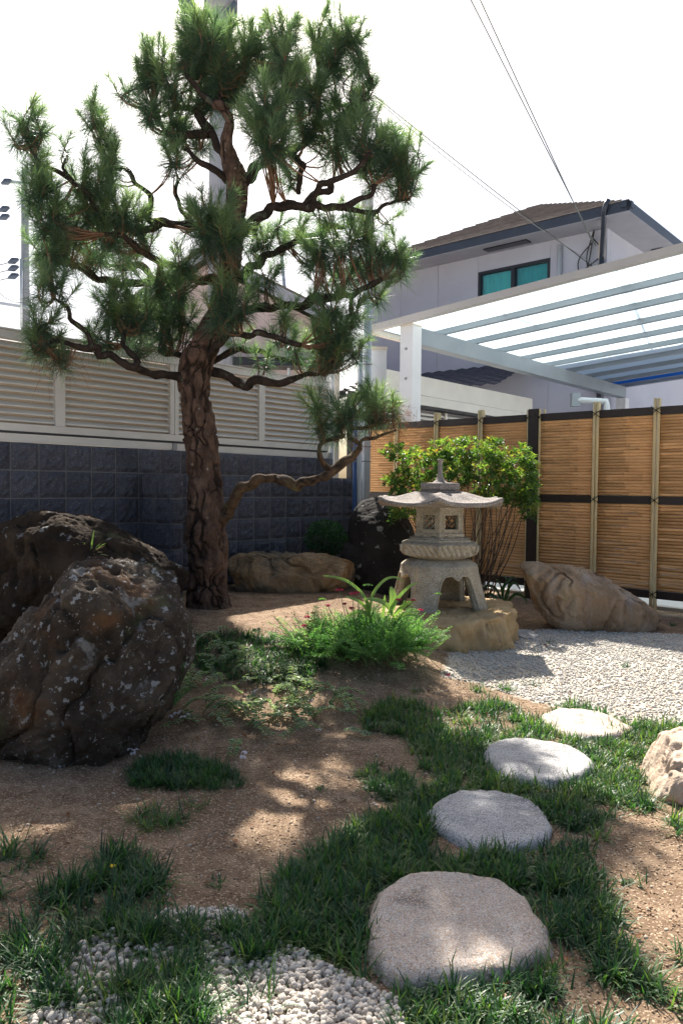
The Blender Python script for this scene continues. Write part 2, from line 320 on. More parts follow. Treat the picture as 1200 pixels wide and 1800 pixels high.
# ------------------------------------------------------------------ ground
da = np.array([sin(R(41.06)), cos(R(41.06)), 0]); na = np.array([da[1], -da[0], 0])       # along block wall / towards the garden
db = np.array([-sin(R(48.94)), cos(R(48.94)), 0]); nb = np.array([-db[1], db[0], 0])       # along bamboo fence, away
UZ = np.array([0, 0, 1.])
W0 = at(0, 775, 5.10); WTOP = W0[2]
B0 = onz(1155, 1078, 0.0)
def ta(px, n=0):                                                    # metres along the block wall seen at column px
    h = onpl(px, 860, W0+na*n, na); return float(np.dot(h-W0, da))
def tb(px, n=0, py=875):
    h = onpl(px, py, B0+nb*n, nb); return float(np.dot(h-B0, db))
def PW(t, n, z): return np.array([*(W0[:2]+da[:2]*t+na[:2]*n), z])
def PB(t, n, z): return np.array([*(B0[:2]+db[:2]*t+nb[:2]*n), z])

FARG = [(790, 1150), (850, 1110), (1010, 1105), (1130, 1112), (1260, 1120), (1500, 1150), (1500, 1300), (1200, 1275), (1110, 1275), (1000, 1250), (900, 1222), (830, 1200), (775, 1190)]
NEARG = [(70, 1690), (200, 1640), (300, 1600), (420, 1600), (470, 1655), (560, 1690), (640, 1735), (700, 1760), (720, 1900), (30, 1900)]
xs = np.arange(-5.5, 5.5, .035); ys = np.arange(.7, 9.6, .035); X, Y = np.meshgrid(xs, ys)
Z = hgt(X, Y); V = np.stack([X.ravel(), Y.ravel(), Z.ravel()], 1)
# garden plot is bounded by the wall line and the bamboo fence line
inside = ((V[:, :2]-W0[:2])@na[:2] > -.05) & ((V[:, :2]-B0[:2])@nb[:2] > -.22)
nx = len(xs); ny = len(ys); idx = np.arange(nx*ny).reshape(ny, nx)
q = np.stack([idx[:-1, :-1].ravel(), idx[:-1, 1:].ravel(), idx[1:, 1:].ravel(), idx[1:, :-1].ravel()], 1)
q = q[inside[q].all(1)]; used = np.zeros(len(V), bool); used[q.ravel()] = True; rem = np.cumsum(used)-1
pj = proj(V); g = (inpoly(pj, FARG) | inpoly(pj, NEARG)).astype(float)*(V[:, 1] > .9)
g = np.clip(g+fbm(V*6, 4)*.35*(g > 0)-.1, 0, 1)*.9
tag(mesh('garden_soil', V[used], rem[q], M['ground'], smooth=True, attrs={'gravel': g[used]}), kind='structure')
S = MB(); S.add([(-150, -60, -.06), (150, -60, -.06), (150, 300, -.06), (-150, 300, -.06)], [[0, 1, 2, 3]])
tag(S.build('pavement', M['street']), kind='structure')

ICO = {}
def ico(n):
    if n not in ICO:
        bm = bmesh.new(); bmesh.ops.create_icosphere(bm, subdivisions=n, radius=1); bm.verts.ensure_lookup_table()
        v = np.array([x.co[:] for x in bm.verts]); f = np.array([[x.index for x in fc.verts] for fc in bm.faces]); bm.free(); ICO[n] = (v, f)
    return ICO[n]
def scatter_pts(n, polys, x0, x1, y0, y1, excl=()):
    P = np.stack([rng.uniform(x0, x1, n), rng.uniform(y0, y1, n)], 1); z = hgt(P[:, 0], P[:, 1]); P = np.column_stack([P, z])
    pj = proj(P); k = np.zeros(n, bool)
    for pl in polys: k |= inpoly(pj, pl)
    for pl in excl: k &= ~inpoly(pj, pl)
    k &= ((P[:, :2]-W0[:2])@na[:2] > .05) & ((P[:, :2]-B0[:2])@nb[:2] > .1)
    return P[k]
def pebbles(name, P, size, m, lvl=1, flat=.65, var=6, sink=.25, parent=None):
    v0, f0 = ico(lvl); shapes = []
    for k in range(var):
        d = v0*(1+.30*vnoise(v0*1.7+k*9.1)[:, None]+.10*vnoise(v0*4+k*5)[:, None])
        for _ in range(7):
            nn_ = unit(rng.normal(size=3)); dd_ = d@nn_; d = d-nn_*np.maximum(0, dd_-dd_.max()*rng.uniform(.55, .85))[:, None]; shapes.append(d)
    n = len(P); s = size*(rng.random(n)**1.5*.9+.6); which = rng.integers(0, var, n); a = rng.random(n)*2*pi
    sx = s*rng.uniform(.8, 1.3, n); sy = s*rng.uniform(.7, 1., n); sz = s*flat*rng.uniform(.7, 1.2, n)
    D = np.stack(shapes)[which]; D = D*np.stack([sx, sy, sz], 1)[:, None, :]
    tl = rng.normal(0, .5, n); yv = D[:, :, 1]*np.cos(tl)[:, None]-D[:, :, 2]*np.sin(tl)[:, None]; zv = D[:, :, 1]*np.sin(tl)[:, None]+D[:, :, 2]*np.cos(tl)[:, None]
    ca, sa = np.cos(a)[:, None], np.sin(a)[:, None]
    Q = np.stack([D[:, :, 0]*ca-yv*sa, D[:, :, 0]*sa+yv*ca, zv], 2)+P[:, None, :]; Q[:, :, 2] += (sz*(1-2*sink))[:, None]
    Fc = (f0[None]+(np.arange(n)*len(v0))[:, None, None]).reshape(-1, 3)
    return mesh(name, Q.reshape(-1, 3), Fc, m, parent, smooth=True, attrs={'v': np.repeat(rng.random(n)**2.5*.6, len(v0))})

# ------------------------------------------------------------------ ribbons (grass, needles, leaves)
def unit(a): return a/(np.linalg.norm(a, axis=-1, keepdims=True)+1e-12)
def ribbons(B, D, L, Wd, droop, seg=3, side=None, v=None, taper=1.0, curl=None):
    """blades: base, direction, length, width, droop (metres the tip falls); returns V, quads, tris, attr"""
    n = len(B); side = unit(np.cross(D, rng.normal(size=(n, 3)))) if side is None else side
    rows = []; 
    for k in range(seg+1):
        t = k/seg; c = B+D*(L*t)[:, None]; c = c-np.array([0, 0, 1])*(droop*t*t)[:, None]
        wv = Wd*(1-t**(2.2*taper)) if k < seg else Wd*0
        if k < seg: rows += [c-side*wv[:, None]/2, c+side*wv[:, None]/2]
        else: rows += [c]
    V = np.stack(rows, 1); m_ = V.shape[1]; off = (np.arange(n)*m_)[:, None]
    qs = [np.array([[2*k, 2*k+1, 2*k+3, 2*k+2]])+off for k in range(seg-1)]; ts = np.array([[2*seg-2, 2*seg-1, 2*seg]])+off
    return V.reshape(-1, 3), (np.concatenate(qs) if qs else np.zeros((0, 4), int)), ts, np.repeat(v if v is not None else rng.random(n), m_)
def join(parts):
    Vs, Q, T, A = [], [], [], []; o = 0
    for V, q, t, a in parts: Vs.append(V); Q.append(q+o); T.append(t+o); A.append(a); o += len(V)
    return np.concatenate(Vs), [x for x in (np.concatenate(Q), np.concatenate(T)) if len(x)], np.concatenate(A)
def leaves(B, D, L, Wd, v=None, nrm=None, fold=.25, droop=.1):
    """pointed oval leaves: base, 2+2 edge points, 2 midrib points, tip; attr e = 0 on the midrib, 1 on the edge"""
    n = len(B); D = unit(D); nrm = np.tile(UZ, (n, 1)) if nrm is None else nrm
    s = unit(np.cross(D, nrm+rng.normal(0, .35, (n, 3)))); up = unit(np.cross(s, D)); z = np.array([0, 0, 1])
    def pt(t, wd, dz=0): return B+D*(L*t)[:, None]+s*(wd*Wd)[:, None]*1.0+up*(abs(dz)*Wd)[:, None]-z*(droop*L*t*t)[:, None]
    pts = [pt(0, 0), pt(.35, -.5, fold), pt(.35, 0), pt(.35, .5, fold), pt(.7, -.36, fold), pt(.7, 0), pt(.7, .36, fold), pt(1, 0)]
    V = np.stack(pts, 1); off = (np.arange(n)*8)[:, None]
    q = np.concatenate([np.array([[1, 2, 5, 4]])+off, np.array([[2, 3, 6, 5]])+off]); t = np.concatenate([np.array([f])+off for f in ([0, 2, 1], [0, 3, 2], [4, 5, 7], [5, 6, 7])])
    e = np.tile(np.array([1, 1, 0, 1, 1, 0, 1, 1.]), n)
    return V.reshape(-1, 3), q, t, np.repeat(rng.random(n) if v is None else v, 8), e
def leafmesh(name, B, D, L, Wd, m, parent=None, v=None, **k):
    V, q, t, a, e = leaves(B, D, L, Wd, v, **k); return mesh(name, V, [q, t], m, parent, attrs={'v': a, 'e': e})
def dirs(n, lo, hi):                                                # unit vectors, elevation lo..hi degrees
    e = np.radians(rng.uniform(lo, hi, n)); a = rng.uniform(0, 2*pi, n); return np.stack([np.cos(e)*np.cos(a), np.cos(e)*np.sin(a), np.sin(e)], 1)
def spline(P, step):
    P = np.array(P, float); n = len(P); out = []
    Q = np.vstack([2*P[0]-P[1], P, 2*P[-1]-P[-2]])
    for i in range(n-1):
        a, b, c, d = Q[i:i+4]; k = max(2, int(np.linalg.norm((c-b)[:3])/step))
        for t in np.arange(k)/k: out.append(.5*((2*b)+(-a+c)*t+(2*a-5*b+4*c-d)*t*t+(-a+3*b-3*c+d)*t**3))
    out.append(P[-1]); return np.array(out)

# ------------------------------------------------------------------ block wall
wall = thing('block_wall', 'dark grey split-face concrete block wall behind the pine, with a short buttress', 'wall', PW(1.5, 0, 0))
BU, BH = .2035, .195
def blockmesh(sd, wd=BU-.009, ht=BH-.009, dp=.03):
    n = 7; r = np.random.default_rng(sd); g = np.linspace(0, 1, n); V = []; 
    for j in range(n):
        for i in range(n):
            e = min(i, n-1-i) == 0 or min(j, n-1-j) == 0
            V.append((g[i]*wd, -dp*(.45 if e else 1)-(-.004 if e else r.uniform(-.010, .010)), g[j]*ht))
    Fc = [[j*n+i, j*n+i+1, (j+1)*n+i+1, (j+1)*n+i] for j in range(n-1) for i in range(n-1)]
    b = len(V); V += [(0, .02, 0), (wd, .02, 0), (wd, .02, ht), (0, .02, ht)]
    Fc += [[b, b+1]+[i for i in range(n-1, -1, -1)], [b+1, b+2]+[(j)*n+n-1 for j in range(n-1, -1, -1)], [b+2, b+3]+[(n-1)*n+i for i in range(n)], [b+3, b]+[j*n for j in range(n)]]
    me = bpy.data.meshes.new('block'); me.from_pydata(V, [], Fc); me.materials.append(M['block']); me.update(); return me
bms = [blockmesh(k) for k in range(10)]
def place_block(P, dirv, me, name='block', parent=None, sx=1):
    o = bpy.data.objects.new(name, me); col.objects.link(o); o.parent = parent or wall
    o.location = P-rootloc(wall); o.rotation_euler = (0, 0, math.atan2(dirv[1], dirv[0])); o.scale = (sx, 1, 1)
tj0 = ta(18); NB = 19; kend = [k for k in range(-5, NB)]
T_END = ta(583)
for k in kend:
    t = tj0+k*BU
    for r_ in range(8):
        z = WTOP-(r_+1)*BH
        if r_ == 0 and t > T_END-.05: continue
        if z < -.12: continue
        place_block(PW(t+.0045, 0, z+.0045), da, bms[(k*7+r_*3) % 10])
t0, t1 = tj0-5*BU, tj0+NB*BU
S = MB(); S.box(PW(t0, -.16, -.1), da*(T_END-t0), na*.168, UZ*(WTOP+.098)); S.box(PW(T_END+.001, -.16, -.1), da*(t1-T_END), na*.168, UZ*(WTOP+.098-BH))
S.build('mortar_core', M['mortar'], wall)
# buttress: side face seen from the garden, one course lower than the wall
bt = ta(243)+.01; blen, bw = .40, .13
S = MB(); S.box(PW(bt+.012, .03, -.1), da*(bw-.02), na*(blen-.04), UZ*(WTOP+.095-BH)); S.build('mortar_core', M['mortar'], wall)
for r_ in range(1, 8):
    z = WTOP-(r_+1)*BH+.0045
    if z < -.12: continue
    for k in range(2): place_block(PW(bt+.02, .035+(k+1)*(BU-.02)-.0, z), -na, bms[(r_+k*5) % 10], sx=(BU-.025)/BU) if False else place_block(PW(bt+.02, .03+k*(BU-.017), z), na, bms[(r_+k*5) % 10], sx=(BU-.022)/(BU-.009))
    place_block(PW(bt+.004, blen-.02, z), da, bms[(r_*3+2) % 10], sx=(bw-.004)/(BU-.009))

# ------------------------------------------------------------------ louvre fence on the wall
lf = thing('louvre_fence', 'champagne aluminium louvre screen fence standing on top of the dark block wall', 'fence', PW(1.5, 0, WTOP))
FT = 2.18; f0 = -1.6; f1 = ta(578); n0, nd = -.02, .06
ztop = float(onpl(0, 577, PW(0, 0, 0), na)[2])
S = MB(); S.box(PW(f0, n0-nd, WTOP+.004), da*(f1-f0), na*nd, UZ*.052); S.build('base_rail', M['alu'], lf)
S = MB(); S.box(PW(f0, n0-nd, WTOP+.060), da*(f1-f0), na*(nd+.004), UZ*.014); S.build('seam_strip', M['dark'], lf)
S = MB(); S.box(PW(f0, n0-nd, WTOP+.076), da*(f1-f0), na*(nd+.012), UZ*.052); S.build('bottom_rail', M['alu'], lf)
S = MB(); S.box(PW(f0, n0-nd, ztop-.055), da*(f1-f0), na*(nd+.012), UZ*.055); S.box(PW(f0, n0-nd, ztop+.002), da*(f1-f0), na*(nd+.022), UZ*.012); S.build('top_rail', M['alu'], lf)
S = MB(); S.box(PW(f0, n0-nd+.002, WTOP+.13), da*(f1-f0), na*.004, UZ*(ztop-WTOP-.19)); S.build('back_sheet', M['alubounce'], lf)  # solid backing; its tan paints the bounced light in the slat gaps
posts = [(-.75, .075), (ta(109), .075), (ta(309), .085), (ta(462), .07), (ta(583)-.01, .07)]
zb, zt = WTOP+.130, ztop-.057
for i, (t, wd) in enumerate(posts):
    if i in (0, 2, 4):
        for s_ in (-1, 1): S = MB(); S.box(PW(t-(wd/2 if s_ < 0 else -.0025), n0-nd+.01, zb), da*(wd/2-.0025), na*(nd-.005), UZ*(zt-zb)); S.build('post', M['alu'], lf)
        S = MB(); S.box(PW(t-.018, n0-nd+.01, WTOP+.001), da*.036, na*(nd+.004), UZ*.056); S.build('joint_cover', M['alud'], lf)
    else:
        S = MB(); S.box(PW(t-wd/2, n0-nd+.01, zb), da*wd, na*(nd-.005), UZ*(zt-zb)); S.build('mullion', M['alu'], lf)
NS = int((zt-zb)/.0505)
edges = [f0]+[x for t, wd in posts for x in (t-wd/2-.003, t+wd/2+.003)]
bays = [(edges[2*i], edges[2*i+1]) for i in range(5) if edges[2*i+1] > edges[2*i]]
for a, b in bays:
    L_ = b-a; prof = [(.0, .0), (.027, -.033), (.030, -.030), (.030, -.022), (.006, .004)]
    V = [np.array([0, -p[0], p[1]]) for p in prof]+[np.array([L_, -p[0], p[1]]) for p in prof]; k = 5
    Fc = [[i, (i+1) % k, k+(i+1) % k, k+i] for i in range(k)]+[list(range(k))[::-1], list(range(k, 2*k))]
    me = bpy.data.meshes.new('slat'); me.from_pydata([tuple(v) for v in V], [], Fc); me.materials.append(M['alu']); me.update()
    for j in range(NS):
        o = bpy.data.objects.new('slat', me); col.objects.link(o); o.parent = lf; o.location = PW(a, -.06, zb+.045+j*.0505)-rootloc(lf); o.rotation_euler = (0, 0, math.atan2(da[1], da[0]))
# white posts and filler between the louvre fence and the corner
et = thing('end_post', 'tall beige and white aluminium fence end posts at the right end of the block wall', 'post', PW(f1+.1, 0, 1.1))
S = MB(); S.box(PW(ta(585), -.1, 1.0), da*.045, na*.07, UZ*1.35); S.build('post', M['white'], et)
S = MB(); S.box(PW(ta(596), -.12, 1.0), da*.07, na*.05, UZ*1.3); S.build('filler_panel', M['beige'], et)
S = MB(); S.box(PW(ta(615)+.01, -.06, .0), da*.05, na*.07, UZ*2.1); S.build('dark_post', M['dark'], et)

# ------------------------------------------------------------------ bamboo fence
bf = thing('bamboo_fence', 'tan bamboo screen fence with dark brown rails and black cord knots', 'fence', PB(1.5, 0, 0))
z_top = float(onpl(1110, 718, PB(0, 0, 0), nb)[2]); z_mid = float(onpl(1110, 872, PB(0, 0, 0), nb)[2]); z_bot = float(onpl(1110, 1046, PB(0, 0, 0), nb)[2])
RH = .070
upx = [697, 767, 844]; ups = [tb(x) for x in upx]+[tb(1046), tb(1152)]; tpost = tb(937); pw = .10
ups.sort(); step_ = ups[1]-ups[0]
ups = [ups[0]-(ups[1]-ups[0])]+ups
tend = tb(640)
def rail(name, a, b, zt_): S = MB(); S.box(PB(a, -.025, zt_-RH), db*(b-a), nb*.05, UZ*RH); S.build(name, M['rail'], bf)
for a, b in ((-2.6, tpost-pw/2-.003), (tpost+pw/2+.003, tend)):
    rail('top_rail', a, b, z_top); rail('middle_rail', a, b, z_mid); rail('bottom_rail', a, b, z_bot+.06)
S = MB(); S.box(PB(tpost-pw/2, -.045, -.1), db*pw, nb*.09, UZ*(z_top+.05+.1)); S.build('dark_post', M['rail'], bf)
def cane_mesh(L_, r_, seedv, m_=None, nseg=5):
    rr = np.random.default_rng(seedv); xs_ = [0]; rad = [r_]; x = rr.uniform(.1, .3)
    while x < L_-.02: xs_ += [x-.004, x, x+.004]; rad += [r_*.98, r_*1.09, r_*.97]; x += rr.uniform(.24, .36)
    xs_.append(L_); rad.append(r_); S = MB(); S.tube([(v, rr.normal(0, .0006), rr.normal(0, .0006)) for v in xs_], np.array(rad), 8)
    me = bpy.data.meshes.new('bamboo_cane'); me.from_pydata(S.v, [], S.f); me.materials.append(m_ or M['cane']); me.polygons.foreach_set('use_smooth', [len(p.vertices) == 4 for p in me.polygons]); me.update(); return me
angb = math.atan2(db[1], db[0])
def canes(a, b, joined=False):
    L_ = b-a; ms = [cane_mesh(L_, max(z_top-RH-z_mid, z_mid-RH-z_bot-.062)/26*.515, k+int(a*10)+50) for k in range(6)]; rows = []
    for (zl, zh) in ((z_bot+.062, z_mid-RH), (z_mid+.001, z_top-RH)):
        n = 26; dz = (zh-zl)/n
        for j in range(n): rows.append(zl+dz*(j+.5))
    if joined:
        Vs, Fs = [], []; o = 0
        for j, z in enumerate(rows):
            me = ms[j % 6]; v = np.array([x.co[:] for x in me.vertices]); c, s = cos(angb), sin(angb)
            v = np.stack([v[:, 0]*c-v[:, 1]*s, v[:, 0]*s+v[:, 1]*c, v[:, 2]], 1)+PB(a, .006, z); Vs.append(v); Fs += [[i+o for i in p.vertices] for p in me.polygons]; o += len(v)
        tag(mesh('bamboo_canes', np.concatenate(Vs), Fs, M['cane'], bf, True), kind='stuff')
    else:
        for j, z in enumerate(rows):
            o = bpy.data.objects.new('bamboo_cane', ms[random.randrange(6)]); col.objects.link(o); o.parent = bf
            o.location = PB(a, .006+random.uniform(-.0006, .0006), z+random.uniform(-.0004, .0004))-rootloc(bf); o.rotation_euler = (0, random.gauss(0, .00015), angb)
allu = sorted(ups+[tpost]); 
print('uprights', [round(u, 2) for u in allu], 'tend', round(tend, 2), 'tops', z_top, z_mid, z_bot)
seq = allu+[tend]
for i in range(len(seq)-1):
    a, b = seq[i]+.012, seq[i+1]-.012
    if seq[i] == tpost: a += .045
    if seq[i+1] == tpost: b -= .045
    canes(a, b, joined=(i >= 5))
for q in range(3):
    u0 = ups[0]-(q+1)*.58; canes(u0+.012, u0+.58-.012, joined=True)
ups = [ups[0]-.58*(q+1) for q in range(3)]+ups
def upright(t, n=.028, r_=.0145, hh=None):
    zt_ = z_top+(hh if hh is not None else .075); S = MB(); zs = [-.08]; rad = [r_]; z = random.uniform(.1, .3)
    while z < zt_-.03: zs += [z-.005, z, z+.005]; rad += [r_, r_*1.08, r_*.98]; z += random.uniform(.28, .4)
    zs.append(zt_); rad.append(r_*.97); P = PB(t, n, 0); S.tube([(P[0], P[1], z) for z in zs], np.array(rad), 10); S.build('bamboo_upright', M['upright'], bf, True)
def knot(t, z, n=.048):
    S = MB()
    c = PB(t, n, z); 
    for s in (-1, 1):
        pts = [c+db*s*.034+UZ*.03-nb*.03, c+db*s*.03+UZ*.022, c+nb*.006, c-db*s*.03-UZ*.022, c-db*s*.034-UZ*.03-nb*.03]; S.tube(spline(pts, .01), .0032, 5)
        S.tube(spline([c+nb*.008, c+db*s*.03+UZ*.02+nb*.012, c+db*s*random.uniform(.04, .06)+UZ*random.uniform(-.02, .05)+nb*.01], .01), .0026, 5)
    bmv, bff = ico(1); S.add(bmv*.008+c+nb*.008, [list(f) for f in bff]); S.build('cord_knot', M['cord'], bf, True)
for u in ups:
    for d in (-.016, .016): upright(u+d, hh=random.uniform(.07, .085))
    upright(u, n=-.036, r_=.016, hh=.08)
    for z in (z_top-RH/2, z_mid-RH/2, z_bot+.03): knot(u, z)
for s in (-1, 1):
    for d in (.012, .038): upright(tpost+s*(pw/2+d), n=.02 if d < .03 else -.03, r_=.0135, hh=.045)
    for z in (z_top-RH/2, z_mid-RH/2, z_bot+.03): knot(tpost+s*(pw/2+.014), z, .036)
S = MB(); S.box(PB(-3, -.32, -.06), db*(tend+3.2), nb*.1, UZ*.09); tag(S.build('kerb', M['kerb']), kind='structure')

# service conduit pole and pipes by the corner
cp = at(643, 866, 7.75)
pp = thing('service_pole', 'pale blue-grey steel service pole with banded pipes at the corner of the fences', 'pole', (cp[0], cp[1], 0))
S = MB(); S.tube([(cp[0], cp[1], -.1), (cp[0], cp[1], 2), (cp[0], cp[1], float(at(643, 350, 7.75)[2]))], .042, 14); S.build('pole', M['steel'], pp, True)
c2 = at(631, 866, 7.7)
S = MB(); S.tube([(c2[0], c2[1], -.1), (c2[0], c2[1], 2.6)], .024, 12); S.build('white_pipe', M['pvc'], pp, True)
c3 = at(626, 866, 7.75); S = MB(); S.tube([(c3[0]-.01, c3[1], -.1), (c3[0]-.01, c3[1], 1.9)], .03, 12); S.build('blue_pipe', M['blue'], pp, True)
for y in (785, 811, 700, 640, 560, 480):
    z = float(at(640, y, 7.7)[2]); S = MB(); S.cbox((cp[0]-.045, cp[1]-.045, z), (.19, 0, 0), (0, .012, 0), (0, 0, .012)); S.build('pipe_band', M['alud'], pp)
S = MB(); S.cbox(at(664, 660, 7.95), (.17, 0, 0), (0, .12, 0), (0, 0, .52)); S.build('meter_box', M['white'], pp)
S = MB(); S.cbox(at(664, 614, 7.94), (.19, 0, 0), (0, .14, 0), (0, 0, .03)); S.build('box_lid', M['beige'], pp)
S = MB(); S.cbox(at(645, 352, 7.72), (.12, 0, 0), (0, .10, 0), (0, 0, .13)); S.build('cap_box', M['white'], pp)

# ------------------------------------------------------------------ gate frame behind the bamboo fence
GP = at(690, 700, 9.7)
gt = thing('gate_frame', 'long grey aluminium overhead gate box sloping away behind the white carport post', 'gate', (GP[0], GP[1], 0))
def PG(px, py): return onpl(px, py, GP, na)
a_, b_ = PG(660, 660), PG(935, 715); gl = float(np.dot(b_-a_, da)); g0 = np.array([a_[0], a_[1], 0])
zg1 = float(PG(690, 651)[2]); zg2 = float(PG(690, 686)[2]); zg3 = float(PG(690, 704)[2])
S = MB(); S.box(g0+UZ*zg2, da*gl, -na*.3, UZ*(zg1-zg2)); S.build('upper_beam', M['alu'], gt)
S = MB(); S.box(g0+UZ*zg3+na*.01, da*gl, -na*.3, UZ*(zg2-zg3-.006)); S.build('lower_beam', M['alu'], gt)
S = MB(); S.box(g0+UZ*(zg3-.03)-na*.02, da*gl, -na*.25, UZ*.028); S.build('dark_track', M['dark'], gt)
S = MB(); S.box(g0+UZ*0-na*.2, da*gl, -na*.01, UZ*(zg3-.03)); S.build('back_sheet', M['alud'], gt)
for px in (746, 795, 875):
    t = float(np.dot(PG(px, 720)-a_, da)); S = MB(); S.box(g0+da*t-na*.12, da*.06, -na*.05, UZ*(zg3-.04)); S.build('post', M['alu'], gt)
for j in range(18):
    S = MB(); S.box(g0+da*.1-na*.16+UZ*(zg3-.1-j*.06), da*(gl-.2), na*.02-UZ*.012, UZ*.03); S.build('slat', M['alu'], gt)
for px in (700, 722):
    t = float(np.dot(PG(px, 700)-a_, da)); S = MB(); S.box(g0+da*t+UZ*(zg3-.03)+na*.012, da*.07, na*.03, UZ*.07); S.build('bracket', M['dark'], gt)

# ------------------------------------------------------------------ carport
P1 = at(722, 575, 9.0)
cpt = thing('carport', 'white aluminium carport with clear polycarbonate roof behind the bamboo fence', 'carport', (P1[0], P1[1], 0))
PWD = .18
z1 = P1[2]
def zc(t, base): return base+0*t
e_ = onpl(1092, 690, P1, na); bl = float(np.dot(e_-P1, da))
S = MB(); S.box((P1[0], P1[1], -.06)-db*PWD/2-da*PWD/2, db*PWD, da*PWD, UZ*(z1+.06)); post1 = S.build('post', M['white'], cpt)
S = MB(); S.box(np.array([P1[0], P1[1], z1+.002])-db*(PWD/2+.004)-da*(PWD/2+.004), db*(PWD+.008), da*(PWD+.008), UZ*.02); S.build('post_cap', M['beige'], post1)
for dz in (.27, .62):
    S = MB(); c = np.array([P1[0], P1[1], z1-dz])-da*(PWD/2); S.tube([c+da*.002, c-da*.012], .016, 10); S.build('bolt', M['alud'], post1)
S = MB(); S.box(np.array([P1[0], P1[1], z1-.20])-db*(PWD/2-.01)+da*(PWD/2+.001), db*(PWD-.02), da*(bl-PWD/2), UZ*.198); S.build('cross_beam', M['silver'], cpt)
P2 = np.array([P1[0], P1[1], 0])+da*(bl-.05)
S = MB(); S.box(P2-UZ*.06-db*PWD/2-da*.0, db*PWD, da*PWD, UZ*(z1-.21+.06)); S.build('post', M['white'], cpt)
# roof plane: along da level, along -db rising
K = np.array([P1[0], P1[1], z1+.03])-da*(PWD/2+.06)
mL = float(np.dot(onpl(650, 588, K, da)-K, db)); 
h1 = onpl(1200, 440, K, da); mR = -float(np.dot(h1-K, db)); slope = (h1[2]-K[2])/mR
print('carport mL', mL, 'mR', mR, 'slope', slope, 'beam', bl, 'z1', z1)
MR = mR+2.6; RL = bl+.25
vr = -db+UZ*slope                                                   # unit-ish vector towards the right, rising
pz = .06
def RP(s, t): return K+vr*s+da*t                                   # s right from the post line, t away
for nm, t, wd, ht, mm in (('edge_gutter', -.05, .09, .075, 'gutterb'), ('far_gutter', RL+.0, .09, .09, 'silver')):
    S = MB(); S.box(RP(-mL, t)-UZ*.02, vr*(MR+mL), da*wd, UZ*ht); S.build(nm, M[mm], cpt)
S = MB(); S.box(RP(-mL-.06, -.05)-UZ*.02, vr*.058, da*(RL+.14), UZ*.10); S.build('side_gutter', M['beige'], cpt)
NP = 9
for k in range(NP+1):
    t = .06+(RL-.06)*k/NP
    if 0 < k < NP+0: S = MB(); S.box(RP(-mL, t-.03)-UZ*.02, vr*(MR+mL), da*.06, UZ*(pz+.02)); S.build('purlin', M['silver'], cpt)
for k in range(NP):
    ta_, tb_ = .06+(RL-.06)*k/NP+.031, .06+(RL-.06)*(k+1)/NP-.031
    if k == 0: ta_ = .062
    S = MB(); S.box(RP(-mL, ta_)+UZ*.045, vr*(MR+mL), da*(tb_-ta_), UZ*.004); S.build('roof_panel', M['polyb'] if k == NP-1 else M['polyc'], cpt)
S = MB(); pa = at(1010, 703, 11.4); pb_ = at(1066, 706, 11.2); 
S.tube(spline([pa, (pa+pb_)/2, pb_-np.array([.06, 0, 0]), pb_-UZ*.06, pb_-UZ*.8], .05), .045, 10); S.build('drain_pipe', M['pvc'], cpt, True)
S = MB(); S.cbox(pa-UZ*.0, (.12, 0, 0), (0, .12, 0), (0, 0, .2)); S.build('drain_box', M['silver'], cpt)

# ------------------------------------------------------------------ two-storey house
HC = at(1067, 400, 14.0)
hs = thing('house', 'lilac rendered two-storey house with brown hipped roof behind the carport', 'house', (HC[0], HC[1], 0))
ZW = float(HC[2])
def HW(px, py, n=0): return onpl(px, py, HC+nb*n, nb)
hl = float(np.dot(HW(652, 500)-HC, db)); HD = 7.0
ov = .62; ze = ZW+.02
E0 = np.array([HC[0], HC[1], 0])+nb*ov-db*ov
for HD in np.arange(3, 16, .1):
    if HD >= 9: break
print('house len', hl, 'depth', HD, 'ZW', ZW)
C0 = np.array([HC[0], HC[1], -.06])
# walls as render panels with thin dark joints
jx = [780, 838, 905-0, 968]; ts = [0]+sorted(float(np.dot(HW(x, 450)-HC, db)) for x in (705, 770, 838, 968))+[hl]
wl = hs
wa, wb = HW(840, 475), HW(966, 475); tw0 = float(np.dot(wb-HC, db)); tw1 = float(np.dot(wa-HC, db)); zw1 = float(HW(966, 453)[2]); zw0 = zw1-1.05
S = MB(); N_ = nb
def wallbox(S, t0_, t1_, za, zb_): S.box(C0+db*t0_+UZ*(za+.06), db*(t1_-t0_), -nb*.15, UZ*(zb_-za))
segs = [(0, .0)]; cuts = sorted(set([0, tw0, tw1, hl]+[t for t in ts if t > tw1+.1 or t < tw0-.1]))
for i in range(len(cuts)-1):
    a, b = cuts[i]+.004, cuts[i+1]-.004
    S = MB()
    if abs(cuts[i]-tw0) < 1e-6: wallbox(S, a-.004, b+.004, -.06, zw0); wallbox(S, a-.004, b+.004, zw1, ZW)
    else: wallbox(S, a, b, -.06, ZW)
    S.build('wall_panel', M['render'], hs)
S = MB(); S.box(C0+db*.0-nb*.152+da*.0, db*hl, da*.02, UZ*(zw0+.03)); S.box(C0-nb*.152, db*(tw0-.02), da*.02, UZ*(ZW+.05)); S.box(C0-nb*.152+db*(tw1+.02), db*(hl-tw1-.02), da*.02, UZ*(ZW+.05)); S.build('inner_wall', M['dark'], hs)
S = MB(); S.box(C0+db*.0+da*.002-nb*.0, db*.15, da*HD, UZ*(ZW+.06)); S.box(C0+db*(hl-.15)+da*.16, db*.15, da*(HD-.2), UZ*(ZW+.06)); S.box(C0+da*(HD+.003), db*hl, da*.15, UZ*(ZW+.06)); S.build('side_wall', M['render'], hs)
